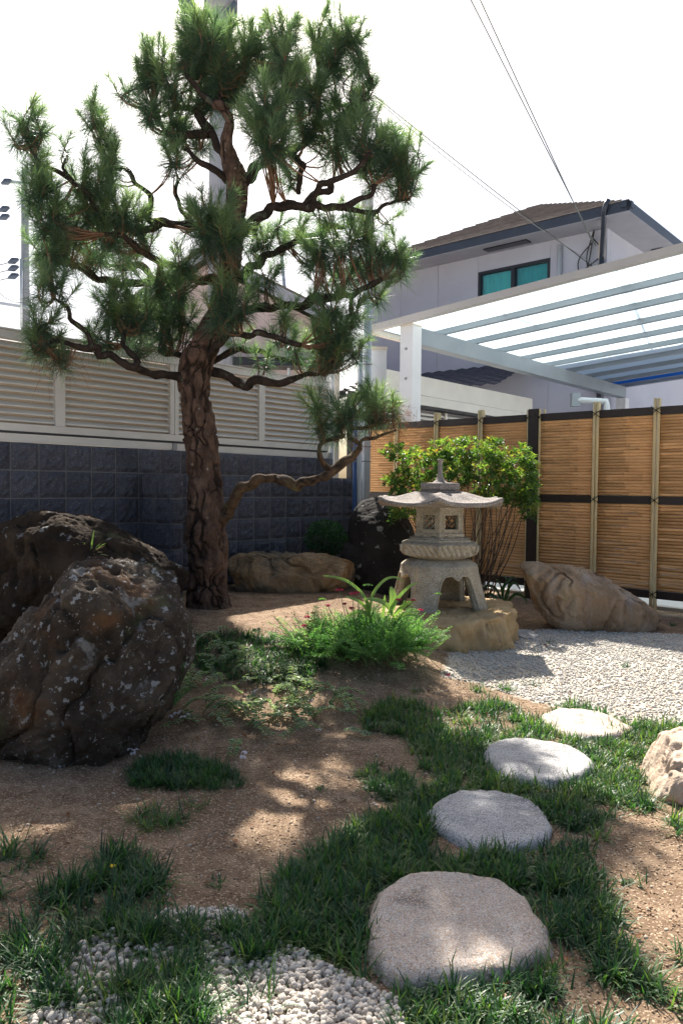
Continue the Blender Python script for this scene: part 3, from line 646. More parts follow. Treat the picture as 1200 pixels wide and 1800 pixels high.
# sliding window
wf = MB(); zz0, zz1 = zw0, zw1; fw = .055
o_ = C0+UZ*.06-nb*.05
def wb_(t0_, t1_, za, zb_, n=0, d=.07): return (o_+db*t0_+UZ*za+nb*(n+.055), db*(t1_-t0_), -nb*d, UZ*(zb_-za))
wf.box(*wb_(tw0, tw1, zz0, zz0+fw)); wf.box(*wb_(tw0, tw1, zz1-fw, zz1)); wf.box(*wb_(tw0, tw0+fw, zz0+fw, zz1-fw)); wf.box(*wb_(tw1-fw, tw1, zz0+fw, zz1-fw)); tm = (tw0+tw1)/2
wf.box(*wb_(tm-.04, tm+.04, zz0+fw, zz1-fw)); wnd = wf.build('window', M['dark'], hs)
for a, b, mm in ((tw0+fw, tm-.04, 'curtaind'), (tm+.04, tw1-fw, 'curtain')):
    S = MB(); S.box(*wb_(a, b, zz0+fw, zz1-fw, -.04, .006)); S.build('pane', M['glass'], wnd)
    n = 40; V = []; 
    for i in range(n+1):
        p = o_+db*(a+(b-a)*i/n)+nb*(.055-.13+.012*sin(i*1.1)); V += [p+UZ*(zz0+fw), p+UZ*(zz1-fw)]
    mesh('curtain', V, [[2*i, 2*i+2, 2*i+3, 2*i+1] for i in range(n)], M[mm], wnd, True)
S = MB(); p = HC+db*.02; S.box(HC*np.array([1, 1, 0])+UZ*(ZW-.95)+da*1.4-db*.03, da*1.5, -db*.03, UZ*.5); S.build('side_window', M['dark'], hs)
# roof
A = [E0, E0+db*(hl+2*ov), E0+db*(hl+2*ov)+da*(HD+2*ov), E0+da*(HD+2*ov)]
hw = (HD+2*ov)/2; pit = .50; run = (hl+2*ov)
if run > 2*hw: R1, R2 = E0+da*hw+db*hw, E0+da*hw+db*(run-hw); rise = hw*pit
else: R1, R2 = E0+db*run/2+da*run/2, E0+db*run/2+da*(2*hw-run/2); rise = run/2*pit
zr = ze+.14
rv = [a+UZ*zr for a in A]+[R1+UZ*(zr+rise), R2+UZ*(zr+rise)]
fcs = [[0, 1, 5, 4], [1, 2, 5], [2, 3, 4, 5], [3, 0, 4]] if run > 2*hw else [[0, 1, 4], [1, 2, 5, 4], [2, 3, 5], [3, 0, 4, 5]]
rf = mesh('roof', rv+[a+UZ*(zr-.004) for a in A], [f for f in fcs]+[[9, 8, 7, 6]], M['roof'], hs)
# slate courses on the garden-facing slope
apex = R1+UZ*(zr+rise); print('roof apex px', proj(np.array([apex, R2+UZ*(zr+rise), rv[0], rv[1], rv[3]]))); e0, e1 = rv[0], rv[1]; ap2 = (R2+UZ*(zr+rise)) if run > 2*hw else apex
nc = 16
for k in range(nc):
    s0, s1 = k/nc, (k+1)/nc+.01; a = e0+(apex-e0)*s0; b = e1+(ap2-e1)*s0; c = e1+(ap2-e1)*min(1, s1); d = e0+(apex-e0)*min(1, s1)
    up_ = UZ*.022; S = MB(); S.add([a+up_+UZ*.012, b+up_+UZ*.012, c+up_*.3, d+up_*.3, a, b], [[0, 1, 2, 3], [4, 5, 1, 0]]); S.build('slate_course', M['roof'], rf)
    a = rv[0]+(apex-rv[0])*s0; b = rv[3]+(ap2-rv[3])*s0 if run <= 2*hw else rv[3]+(apex-rv[3])*s0
S = MB()
for a, b in ((0, 1), (3, 0), (1, 2)):
    pa_, pb2 = A[a], A[b]; dd = unit(pb2-pa_); nn = np.cross(dd, UZ); S.box(pa_+UZ*(ze-.02)-dd*.0, pb2-pa_, nn*.03 if a != 3 else nn*.03, UZ*.18)
S.build('fascia', M['navy'], hs)
for a, b in ((0, 1), (3, 0)):
    pa_, pb2 = A[a], A[b]; dd = unit(pb2-pa_); nn = np.cross(dd, UZ); S = MB(); S.box(pa_+UZ*(ze+.04)+nn*.034-dd*.03, pb2-pa_+dd*.06, nn*.10, UZ*.11); S.build('gutter', M['navy'], hs)
S = MB(); S.box(A[0]+UZ*(ze-.03), A[1]-A[0], A[3]-A[0], UZ*.008); S.build('soffit', M['soffit'], hs)
for px, py in ((965, 409), (1140, 418)):
    pass
c = C0+db*1.9+nb*.3+UZ*(ze-.045+.06); S = MB(); S.cbox(c, db*.95, nb*.2, UZ*.02); S.build('soffit_vent', M['dark'], hs)
c = C0-db*.3+da*2.2+UZ*(ze-.045+.06); S = MB(); S.cbox(c, da*.9, nb.dot(nb)*db*.22, UZ*.02); S.build('soffit_vent', M['dark'], hs)
# down pipe from the gutter corner and white stub pipe
g_ = A[0]+UZ*(ze+.05)+nb*.05; S = MB(); q0 = np.array([HC[0], HC[1], 0])+nb*.09+db*.06
S.tube(spline([g_+db*.35+UZ*.18, g_+db*.42, g_+db*.5-UZ*.15-nb*.2, q0+UZ*(ze-.55), q0+UZ*(ze-.9), q0+UZ*.1], .08), .045, 10); S.build('downpipe', M['navy'], hs, True)
p = HW(983, 440, .05); S = MB(); S.tube([p+UZ*.1, p-UZ*2.5], .045, 10); S.build('vent_pipe', M['pvc'], hs, True)
p = HW(1057, 440, .05); S = MB(); S.cbox(p, db*.09, nb*.1, UZ*.32); S.build('cable_box', M['beige'], hs)
S = MB(); p = HW(1043, 430, .08)
for k in range(4): S.tube(spline([p+UZ*.3*random.random(), p+db*random.uniform(-.3, .3)-UZ*.2, p+db*random.uniform(-.25, .25)-UZ*.5, p-db*.15-UZ*(.35+.2*k)], .05), .012, 5)
S.build('cable_loops', M['wire'], hs, True)
# low tiled porch roof on the house wall
pa_, pb2 = HW(645, 640), HW(945, 640); zp1 = float(HW(690, 640)[2]); t_a, t_b = float(np.dot(pb2-HC, db)), float(np.dot(pa_-HC, db))
zp1 = float(HW(800, 648)[2]); n_row = 7; S = MB(); pr = thing('porch_roof', 'low dark blue tiled roof against the lilac house wall', 'roof', (HC+db*(t_a+t_b)/2)*np.array([1, 1, 0])+UZ*(zp1-.3))
for k in range(n_row):
    d0, d1 = .01+k*.2, .01+(k+1)*.2+.03; n = int((t_b-t_a)/.28); V = []
    for i in range(n*4+1):
        t = t_a+(t_b-t_a)*i/(n*4); w_ = .018*cos(i*pi/2); base = C0+UZ*.06+db*t; V += [base+nb*d0+UZ*(zp1-d0*.42+w_-.02), base+nb*d1+UZ*(zp1-d1*.42+w_+.012), base+nb*d1+UZ*(zp1-d1*.42+w_-.02)]
    mesh('tile_row', V, [f for i in range(n*4) for f in ([3*i, 3*i+1, 3*i+4, 3*i+3], [3*i+1, 3*i+2, 3*i+5, 3*i+4])], M['tile'], pr, True)

# ------------------------------------------------------------------ pink house behind the pine
ph0 = at(385, 560, 13.5)
ph = thing('pink_house', 'pink rendered gabled house seen through the pine branches', 'house', (ph0[0], ph0[1], 0))
gL, gA, gR = at(195, 575, 13.5), at(362, 455, 13.5), at(575, 562, 13.5); dpt = np.array([.3, 5, 0])
def wv(p, dx=0, dz=0): return p+np.array([dx, 0, dz])
fl_ = [np.array([gL[0]+.25, gL[1], -.06]), np.array([gR[0]-.25, gL[1], -.06]), wv(gR, -.25, .0), gA-UZ*.1, wv(gL, .25, .0)]
V = fl_+[p+dpt for p in fl_]
mesh('wall', V, [[0, 1, 2, 3, 4], [9, 8, 7, 6, 5], [1, 6, 7, 2], [0, 4, 9, 5]], M['pinkw'], ph)
for nm, a, b in (('roof_slope', gL, gA), ('roof_slope', gA, gR)):
    dd = b-a; S = MB(); S.box(a-np.array([0, .35, 0])+UZ*.01, dd, dpt+np.array([0, .6, 0]), UZ*.12); r_ = S.build(nm, M['roof'], ph)
    S = MB(); S.box(a-np.array([0, .37, 0])-UZ*.12, dd, np.array([0, .018, 0]), UZ*.2); S.build('barge_board', M['soffit'], r_)
S = MB(); p = at(470, 650, 13.4); S.box(p-np.array([.9, 0, 0]), (2.2, 0, 0), (0, -.5, 0), UZ*.14); S.build('porch_canopy', M['dark'], ph)
p = at(505, 560, 13.2); rd = thing('antenna_rod', 'thin grey metal rod standing in front of the pink gable', 'rod', (p[0], p[1], 0))
S = MB(); q_ = at(494, 440, 13.2); S.tube([np.array([p[0]+.15, p[1], 0]), p, q_], .03, 8); S.build('rod', M['steel'], rd, True)

# ------------------------------------------------------------------ utility poles and wires
bp = at(388, 350, 11.3); big = thing('utility_pole', 'thick concrete utility pole rising behind the pine crown', 'pole', (bp[0], bp[1], 0))
S = MB(); S.tube([(bp[0], bp[1], -.1), (bp[0], bp[1], 5), (bp[0], bp[1], 10.5)], np.array([.20, .18, .15]), 18); S.build('shaft', M['pole'], big, True)
z = float(at(388, 8, 11.3)[2]); S = MB(); S.tube([(bp[0], bp[1], z-.12), (bp[0], bp[1], z+.6)], .24, 16); S.build('equipment_drum', M['pole'], big, True)
S = MB(); S.tube([at(398, 22, 11.1), at(414, 4, 11.1)], .035, 6); S.build('bracket', M['insul'], big); S = MB(); S.tube([at(412, 8, 11.1), at(420, 60, 11.1)], .015, 6); S.build('drop_cable', M['insul'], big); S = MB(); S.tube([at(360, 0, 11.2), at(358, 30, 11.2)], .012, 5); S.build('drop_cable', M['insul'], big)
S = MB(); a = at(316, -40, 10.8); b = at(335, 30, 10.8); S.tube([a, b], .11, 12); S.build('hanging_cable_cover', M['insul'], big, True)
fp = at(45, 450, 26.0); far = thing('utility_pole', 'slim far concrete utility pole with crossarm and insulators at the left edge', 'pole', (fp[0], fp[1], 0))
zt_ = float(at(45, 300, 26)[2]); S = MB(); S.tube([(fp[0], fp[1], -.1), (fp[0], fp[1], 6), (fp[0], fp[1], zt_)], np.array([.17, .15, .12]), 12); S.build('shaft', M['pole'], far, True)
for (x0, y0, x1, y1) in ((-20, 532, 70, 546), (6, 320, 60, 326)):
    S = MB(); a, b = at(x0, y0, 25.8), at(x1, y1, 25.8); S.box(a, b-a, (0, .1, 0), UZ*.1); S.build('crossarm', M['steel'], far)
for x, y in ((24, 457), (24, 470), (24, 484), (8, 366), (8, 380), (12, 318)):
    a, b = at(x-9, y+5, 25.7), at(x+9, y-2, 25.7); S = MB(); S.tube([a, (a+b)/2, b], np.array([.04, .12, .05]), 8); S.build('insulator', M['insul'], far, True)
S = MB(); a, b = at(38, 455, 25.8), at(38, 575, 25.8); S.tube([a, b], .05, 6); S.build('riser_pipe', M['steel'], far, True)
def wire(a, b, sag, r_, label, m_='wire', grp=None):
    P = [a+(b-a)*t-UZ*sag*4*t*(1-t) for t in np.linspace(0, 1, 14)]; S = MB(); S.tube(P, r_, 5, False); return tag(S.build('overhead_wire', M[m_], None, True), label, 'wire', grp)
hp = HW(1046, 432, .1)
wire(at(812, -30, 9), hp, .0, .009, 'steep overhead wire crossing the white sky to the house corner, left of the steep pair', 'wireg')
wire(at(830, -30, 9), hp+UZ*.05+db*.05, .02, .009, 'steep overhead wire crossing the white sky to the house corner, right of the steep pair', 'wireg')
wire(at(660, 170, 10.5), HW(1040, 468, .1), .02, .007, 'lower dark cable running from the pine crown down to the house wall')
wire(at(664, 178, 10.5), HW(1062, 475, .1), .12, .006, 'slack thin cable just under the lower dark cable to the house wall', 'wireg')
wire(at(475, -10, 10), at(505, 40, 10.6), 0, .006, 'short wire above the pine top, leftmost of those at the top edge', 'wireg')
for i, (x, x2) in enumerate(((504, 506), (518, 520), (556, 562), (575, 583), (585, 594))):
    wire(at(x, -20, 10), at(x2, 120, 10), 0, .006, ('first', 'second', 'third', 'fourth', 'rightmost')[i]+' from the left of the thin near-vertical wires behind the pine top', 'wireg', 'thin wires behind the pine top')
for i, (x, y) in enumerate(((15, 462), (15, 475), (15, 489))):
    wire(at(-40, y+9, 25.7), at(x, y, 25.7), .03, .015, ('uppermost', 'middle', 'lowest')[i]+' of the three wires left of the far utility pole')
wire(at(0, 575-60, 25), at(40, 562-30, 25.7), .1, .012, 'drooping black wire near the foot of the far utility pole')

# ------------------------------------------------------------------ rocks
def rock(name, label, sil, cen, Yc, D, m_, lvl=6, amp=.05, seed=0, fr=2.2, box=.8, crev=.03, grp=None, Dback=None, plan=10, lean=.4, grain=.55):
    """silhouette as seen from the garden gives width and height; own depth D; facets, lumps and crevices in relief"""
    c = at(*cen, Yc); k = Yc/F; pl = np.array([[(x-cen[0])*k, (cen[1]-y)*k] for x, y in sil]); th = np.arctan2(pl[:, 1], pl[:, 0]); rr = np.hypot(*pl.T); o = np.argsort(th); th, rr = th[o], rr[o]
    v0, f0 = ico(lvl); ph_ = np.arctan2(v0[:, 2], v0[:, 0]); Rr = np.interp(ph_, np.r_[th-2*pi, th, th+2*pi], np.r_[rr, rr, rr])
    s = np.hypot(v0[:, 0], v0[:, 2]); sb = s**box; yb = np.sign(v0[:, 1])*(np.abs(v0[:, 1])**.8)
    Dm = np.where(yb > 0, Dback or D, D)
    V = np.stack([sb*Rr*np.cos(ph_), yb*Dm, sb*Rr*np.sin(ph_)], 1)
    r0 = np.random.default_rng(seed); mr = np.mean(rr)
    # chisel with random planes on the sides away from the outline
    for _ in range(plan):
        n = unit(r0.normal(size=3)*np.array([.8, 1.3, .8])); d = V@n; lim = d.max()*r0.uniform(.80, .93); ex = np.maximum(0, d-lim); V = V-n*(ex*.92)[:, None]
    nrm = unit(V/np.array([mr, D, mr])**2); off = seed*11.7
    Lg = unit(np.array([lean, .1, 1.])); Q_ = V-Lg*((V@Lg)*grain)[:, None]; a = fbm(V*fr/mr*.5+off, 6, .52); b = fbm(Q_*fr/mr*1.2+off+40, 5, .5, True); wq = Q_+mr*.22*np.stack([fbm(V*2/mr+off, 3), fbm(V*2/mr+off+9, 3), fbm(V*2/mr+off+19, 3)], 1); ed = fbm(wq*fr*np.array([.55, .55, .38])/mr+off+7, 3); pit_ = np.clip(fbm(wq*fr*2.6/mr+off+3, 4)-.12, 0, 1)
    V = V+nrm*(amp*mr*2.2*a+amp*mr*1.1*(b-.55)-crev*mr*2.0*np.exp(-(ed/.045)**2)-crev*mr*1.6*pit_+amp*mr*.8*fbm(V*7/mr+off, 6, .62)+amp*mr*.35*fbm(V*30/mr+off, 4, .65, True))[:, None]
    t_ = thing(name, label, 'rock', c*np.array([1, 1, 0])+UZ*float(hgt(c[0], c[1])), grp) if False else None
    o = mesh(name, V, f0, m_, None, smooth=True); o.location = c; return tag(o, label, 'rock', grp)
rock('boulder', 'tall craggy dark boulder with white lichen at the front left', [(0, 1185), (12, 1140), (45, 1095), (100, 1045), (140, 995), (175, 974), (205, 975), (255, 985), (290, 1000), (312, 1035), (330, 1080), (334, 1130), (322, 1180), (300, 1215), (270, 1265), (240, 1330), (190, 1362), (135, 1372), (80, 1355), (15, 1345), (-14, 1290), (5, 1230)],
     (165, 1190), 3.28, .42, M['rockdark'], 7, .06, 3, 3.0, .85, .045, plan=13, lean=.45, grain=.68)
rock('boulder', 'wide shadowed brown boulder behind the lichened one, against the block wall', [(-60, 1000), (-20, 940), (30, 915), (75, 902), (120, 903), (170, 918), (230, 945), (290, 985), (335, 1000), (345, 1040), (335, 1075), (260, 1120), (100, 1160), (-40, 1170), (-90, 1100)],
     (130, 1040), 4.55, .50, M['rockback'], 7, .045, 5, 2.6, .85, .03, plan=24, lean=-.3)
rock('boulder', 'long low tan flat-topped rock right of the pine trunk', [(404, 1010), (408, 978), (430, 968), (470, 972), (520, 975), (580, 978), (624, 986), (628, 1010), (622, 1050), (560, 1066), (480, 1068), (415, 1060)],
     (515, 1022), 6.35, .30, M['rocktan'], 7, .05, 8, 3.0, .5, .04, plan=18)
rock('boulder', 'black rounded upright boulder behind the stone lantern', [(606, 1040), (612, 950), (616, 910), (632, 882), (660, 874), (690, 880), (712, 905), (730, 960), (738, 1010), (730, 1075), (670, 1085), (615, 1075)],
     (668, 985), 6.75, .32, M['rockup'], 6, .035, 9, 2.4, .7, .02)
rock('boulder', 'brown wedge-shaped rock sloping to the right before the bamboo fence', [(913, 995), (922, 988), (960, 990), (1000, 993), (1035, 1003), (1075, 1028), (1110, 1048), (1145, 1070), (1160, 1085), (1158, 1105), (1130, 1125), (1060, 1130), (1000, 1118), (950, 1095), (938, 1070), (932, 1040), (922, 1015)],
     (1020, 1062), 6.0, .26, M['rockfish'], 7, .04, 24, 2.6, .75, .045, plan=7, lean=.5, grain=.7)
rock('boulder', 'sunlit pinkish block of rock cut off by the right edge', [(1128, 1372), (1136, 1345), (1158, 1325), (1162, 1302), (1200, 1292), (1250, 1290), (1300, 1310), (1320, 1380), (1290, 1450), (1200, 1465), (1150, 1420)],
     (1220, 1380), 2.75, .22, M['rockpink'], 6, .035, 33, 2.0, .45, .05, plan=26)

def slab(name, label, poly2, zt, zb_, m_, group=None, amp=.008, rad=.03, seed=0, nth=120, grow=1.0, cat='stone'):
    P = np.array([onz(x, y, zt)[:2] for x, y in poly2]); c = P.mean(0); q = P-c; th = np.arctan2(q[:, 1], q[:, 0]); rr = np.hypot(*q.T); o = np.argsort(th); th, rr = th[o], rr[o]
    T = np.linspace(-pi, pi, nth, endpoint=False); Rr = np.interp(T, np.r_[th-2*pi, th, th+2*pi], np.r_[rr, rr, rr]); k = np.exp(-np.linspace(-2, 2, 7)**2); k /= k.sum(); Rr = sum(np.roll(Rr, i-3)*k[i] for i in range(7))
    Rr = Rr*(1+.02*vnoise(np.stack([np.cos(T)*3, np.sin(T)*3, T*0+seed], 1)))
    prof = [(s, zt) for s in np.linspace(.03, 1, 26)**.8*1.0]; m0 = Rr.mean(); rn = rad/m0
    rings = [(s*(1-rn), 0) for s in np.linspace(.02, 1, 28)]+[(1-rn+rn*sin(a), -rad*(1-cos(a))) for a in np.linspace(.25, pi/2, 6)]+[(1+.01*k_, -rad-(zt-zb_-rad)*k_/8) for k_ in range(1, 9)]
    V = []
    for s, dz in rings: V.append(np.stack([c[0]+Rr*s*np.cos(T)*(grow if dz < -rad*.9 else 1), c[1]+Rr*s*np.sin(T), np.full(nth, zt+dz)], 1))
    V = np.concatenate(V); nr = len(rings)
    V = np.vstack([V, [c[0], c[1], zt]])
    cc = np.array([c[0], c[1], zt-.1]); outd = unit((V-cc)*np.array([1, 1, 1])); side = np.clip((zt-V[:, 2])/(rad+1e-6), 0, 1)[:, None]
    nrm = unit(np.array([0, 0, 1])*(1-side)+np.column_stack([V[:, :2]-c, V[:, 2]*0])/m0*side)
    V = V+nrm*(amp*(fbm(V*9+seed, 5)+.5*fbm(V*40+seed, 4))*(1+side[:, 0]*2.0))[:, None]
    Fc = [np.array([[i*nth+j, (i+1)*nth+j, (i+1)*nth+(j+1) % nth, i*nth+(j+1) % nth] for i in range(nr-1) for j in range(nth)]), np.array([[nr*nth, j, (j+1) % nth] for j in range(nth)])]
    V = V-np.array([c[0], c[1], 0]); o = mesh(name, V, Fc, m_, None, True); o.location = (c[0], c[1], 0); return tag(o, label, cat, group)
ST = [[(650, 1600), (662, 1565), (700, 1538), (750, 1526), (830, 1530), (890, 1545), (930, 1570), (945, 1600), (962, 1640), (955, 1672), (900, 1695), (820, 1700), (740, 1712), (690, 1705), (660, 1680), (650, 1640)],
      [(757, 1425), (775, 1400), (810, 1386), (860, 1385), (910, 1395), (950, 1415), (970, 1445), (955, 1472), (910, 1485), (850, 1488), (800, 1468), (765, 1445)],
      [(858, 1325), (868, 1303), (900, 1296), (950, 1298), (1005, 1308), (1035, 1325), (1038, 1345), (1015, 1360), (960, 1370), (915, 1366), (880, 1350)],
      [(950, 1262), (965, 1247), (1000, 1243), (1050, 1250), (1090, 1264), (1112, 1276), (1090, 1288), (1040, 1293), (990, 1288), (958, 1274)]]
GS = 'stepping stones leading through the grass'
slab('stepping_stone', 'largest and nearest stepping stone, pinkish granite with dark patches', ST[0], .046, -.05, M['step'], GS, seed=1, rad=.035)
slab('stepping_stone', 'grey speckled stepping stone, second nearest of the four', ST[1], .04, -.05, M['step2'], GS, seed=2)
slab('stepping_stone', 'pale sunlit stepping stone, third from the camera, just left of the pink rock', ST[2], .036, -.05, M['step2'], GS, seed=3)
slab('stepping_stone', 'farthest stepping stone, bright and flat at the edge of the white gravel', ST[3], .03, -.05, M['step'], GS, seed=4)
slab('flat_stone', 'small flat pale stone on the soil right of the lantern base', [(905, 1108), (915, 1105), (935, 1112), (942, 1119), (930, 1122), (912, 1115)], .02, -.03, M['step2'], None, seed=5, rad=.008, nth=40)
ZL = .225
lb = slab('lantern_base_rock', 'ochre flat-topped natural rock carrying the stone lantern', [(672, 1078), (690, 1060), (740, 1050), (800, 1048), (860, 1050), (897, 1062), (899, 1072), (880, 1083), (840, 1090), (790, 1098), (730, 1100), (690, 1092)], ZL, -.1, M['rockbase'], None, amp=.026, rad=.018, seed=8, nth=200, cat='rock')

# ------------------------------------------------------------------ stone lantern
LCx = at(772.3, 900, 5.55); LX, LY = LCx[0], LCx[1]
ln = thing('stone_lantern', 'hexagonal granite snow-viewing lantern on four splayed legs', 'lantern', (LX, LY, ZL))
LC = np.array([LX, LY, 0]); mpx = 5.55/F/3.75; vd = math.atan2(-LY, -LX)      # direction towards the camera
def zz(y): return ZL+(1218-y)*mpx
def HX(k, off=0): return vd+off+k*pi/3
def hexpt(r, th, z, off=0):                                         # point on a hexagon of circumradius r in direction th
    a = (th-vd-off) % (pi/3)-pi/6; rr = r*cos(pi/6)/np.cos(a); return np.stack([LX+rr*np.cos(th), LY+rr*np.sin(th), th*0+z], -1)
def loft(rings, closed=True):
    n = len(rings[0]); V = np.concatenate(rings); Fc = [[i*n+j, i*n+(j+1) % n, (i+1)*n+(j+1) % n, (i+1)*n+j] for i in range(len(rings)-1) for j in range(n)]
    return V, Fc+[list(range(n))[::-1], [(len(rings)-1)*n+j for j in range(n)]]
# legs body
zb_, zt_ = zz(1222), zz(893); legs = [vd-R(18)+k*pi/2 for k in range(4)]; hwid = R(15.5)
TH = []; ZB = []
for k in range(4):
    for u in np.linspace(-1, 1, 12, endpoint=False): TH.append(legs[k]+hwid*u); ZB.append(zb_)
    g0_ = pi/2-2*hwid
    for u in -np.cos(np.linspace(0, pi, 44)):
        TH.append(legs[k]+hwid+g0_*(u+1)/2); au = abs(u)
        ZB.append(zb_+(zz(992)-zb_)*(1-au**7)-(.036*max(0, 1-au*4.5)) if au < .9999 else zb_)
TH = np.array(TH); ZB = np.array(ZB)
def rleg(v):                                                        # v 0 top .. 1 bottom
    return .165+.112*np.clip(v/.13, 0, 1)**.5+.083*v**1.5
rows = []; nv = 26
for i in range(nv+1):
    v = (i/nv)**1.0; z = zt_+(ZB-zt_)*v; vv = (zt_-z)/(zt_-zb_); r = rleg(vv); rows.append(np.stack([LX+r*np.cos(TH), LY+r*np.sin(TH), z-.02*np.clip(1-vv/.08, 0, 1)*0], 1))
inn = []
for i in range(nv, 0, -1):
    v = i/nv; z = zt_-.06+(ZB-(zt_-.06))*v; z = np.maximum(z, ZB); vv = (zt_-z)/(zt_-zb_); r = rleg(vv)-.062; inn.append(np.stack([LX+r*np.cos(TH), LY+r*np.sin(TH), z], 1))
V, Fc = loft(rows+inn); V = V+.0022*np.stack([vnoise(V*40), vnoise(V*40+9), vnoise(V*40+5)], 1)
mesh('leg_base', V, Fc, M['stone'], ln, smooth=True)
# raised rim round the arches
for k in range(4):
    i0 = k*56+12; P = []
    for j in range(44):
        th, z = TH[i0+j], ZB[i0+j]
        vv = (zt_-z-.012)/(zt_-zb_); u = -np.cos(pi*j/43); th2 = th-(.045*np.sign(u)*abs(u)**8)*-1*0; r = rleg(np.clip(vv, 0, 1)); P.append((LX+(r+.0)*cos(th2), LY+(r+.0)*sin(th2), z+.004))
    S = MB(); S.tube(P, .0075, 6); S.build('arch_rim', M['stone'], ln, True)
# platform
def hexloft(name, prof, m_, n=96, off=0, parent=None, fn=None, smooth=False):
    th = vd+off+np.arange(n)*2*pi/n; rings = []
    for r, z, rd in prof:                                           # rd: 0 hexagon .. 1 round
        h = hexpt(r, th, z, off); c = np.stack([LX+r*cos(pi/6)*np.cos(th)*1.04, LY+r*cos(pi/6)*np.sin(th)*1.04, th*0+z], -1); rings.append(h*(1-rd)+c*rd)
    V, Fc = loft(rings)
    if fn: V = fn(V)
    return mesh(name, V, Fc, m_, parent or ln, smooth=smooth)
def wav(V):
    d = V[:, :2]-np.array([LX, LY]); th = np.arctan2(d[:, 1], d[:, 0])-vd; u = ((th/(pi/3)) % 1); zb1, zb2 = zz(862), zz(800)
    k = np.clip((V[:, 2]-zb1)/(zb2-zb1), 0, 1); msk = ((V[:, 2] > zz(872)) & (V[:, 2] < zz(792))); w_ = np.sin(u*2*pi*3+3.2*k)*.5+.5; rr = np.hypot(*d.T)
    dd = msk*.020*(np.abs(w_-.5)*2)**.7-msk*.011; return V+np.column_stack([d/rr[:, None]*dd[:, None], V[:, 2]*0-msk*.012*(k < .2)*np.abs(np.sin(u*pi*3))])
prof = [(.17, zz(905), 1), (.20, zz(900), 1), (.235, zz(886), .8), (.262, zz(868), .4), (.285, zz(862), 0)]+[(.285+.024*k, zz(862-62*k), 0) for k in np.linspace(.1, 1, 9)]+[(.300, zz(792), 0), (.262, zz(782), 0), (.258, zz(768), 0), (.236, zz(764), 0), (.234, zz(757), 0), (.15, zz(756), 0)]
hexloft('platform', prof, M['stone'], 240, fn=wav)
for k in range(6):
    p = hexpt(.308, np.array([HX(k)]), zz(815))[0]; dr = np.array([cos(HX(k)), sin(HX(k)), 0]); S = MB(); S.tube([p-dr*.012-UZ*.05, p+dr*.004-UZ*.02, p+dr*.006+UZ*.012, p-dr*.008+UZ*.02], np.array([.006, .012, .013, .006]), 8); S.build('corner_scroll', M['stone'], ln, True)
# fire box: six slabs with square windows
fr_ = .190; fz0, fz1 = zz(750), zz(560); fb = None
hexloft('fire_box_floor', [(.198, zz(757), 0), (.198, zz(751), 0)], M['stone'], 60)
fb = bpy.data.objects.new('fire_box', None)
S = MB()
for k in range(6):                                                  # corner ribs join the slabs
    p = hexpt(fr_-.004, np.array([HX(k)]), 0)[0]
    S.tube([p*np.array([1, 1, 0])+UZ*fz0, p*np.array([1, 1, 0])+UZ*fz1], .009, 6)
fbx = S.build('fire_box', M['stone'], ln)
for k in range(6):
    a, b = hexpt(fr_, np.array([HX(k)]), 0)[0], hexpt(fr_, np.array([HX(k+1)]), 0)[0]; u = (b-a); L_ = np.linalg.norm(u); u = u/L_; n = np.cross(u, UZ); n = n if np.dot(n, (a+b)/2-LC) > 0 else -n
    H_ = fz1-fz0; oz = .40; hw_ = .052; zc0, zc1 = .055, .055+.092; cx = L_*.52
    S = MB(); o0 = a-n*.03+UZ*fz0
    def bx(S, x0, x1, z0_, z1_, n0_=0, d=.03): S.box(a+u*x0-n*(d-n0_)+UZ*(fz0+z0_), u*(x1-x0), n*d, UZ*(z1_-z0_))
    bx(S, .002, cx-hw_, 0, H_); bx(S, cx+hw_, L_-.002, 0, H_); bx(S, cx-hw_, cx+hw_, 0, zc0); bx(S, cx-hw_, cx+hw_, zc1+.01, H_)
    sl_ = S.build('side_slab', M['stone'], ln)
    S = MB()
    for (x0, x1, z0_, z1_) in ((cx-hw_-.014, cx+hw_+.014, zc0-.014, zc0-.003), (cx-hw_-.014, cx+hw_+.014, zc1+.013, zc1+.024), (cx-hw_-.014, cx-hw_-.003, zc0-.003, zc1+.013), (cx+hw_+.003, cx+hw_+.014, zc0-.003, zc1+.013)): bx(S, x0, x1, z0_, z1_, .005, .006)
    S.build('window_frame', M['stone'], sl_)
    front_open = (k == 0 and True)
    if True:
        S = MB(); c = a+u*cx+UZ*(fz0+(zc0+zc1+.01)/2)-n*.022; w2, h2 = hw_, (zc1+.01-zc0)/2
        if k != OPENK if 'OPENK' in globals() else True:
            for s in (-1, 1):
                for j in (-1.0, 0, 1.0):
                    # diagonal bars clipped to the opening
                    pts = []
                    for t in np.linspace(-2, 2, 81):
                        x, z_ = t*w2, s*(t*h2)+j*h2
                        if abs(x) <= w2 and abs(z_) <= h2: pts.append(c+u*x+UZ*z_)
                    if len(pts) > 2: S.tube([pts[0], pts[-1]], .0055, 4)
            S.build('lattice', M['stone'], sl_)
# which slab faces front-right is left open in the photograph
for o in list(bpy.data.objects):
    if o.name.startswith('lattice') and o.parent and o.parent.parent == ln:
        bb = np.array([v.co[:] for v in o.data.vertices]).mean(0)
        if bb[1] < 0 and bb[0] > .02 and bb[0] < .12: bpy.data.objects.remove(o)
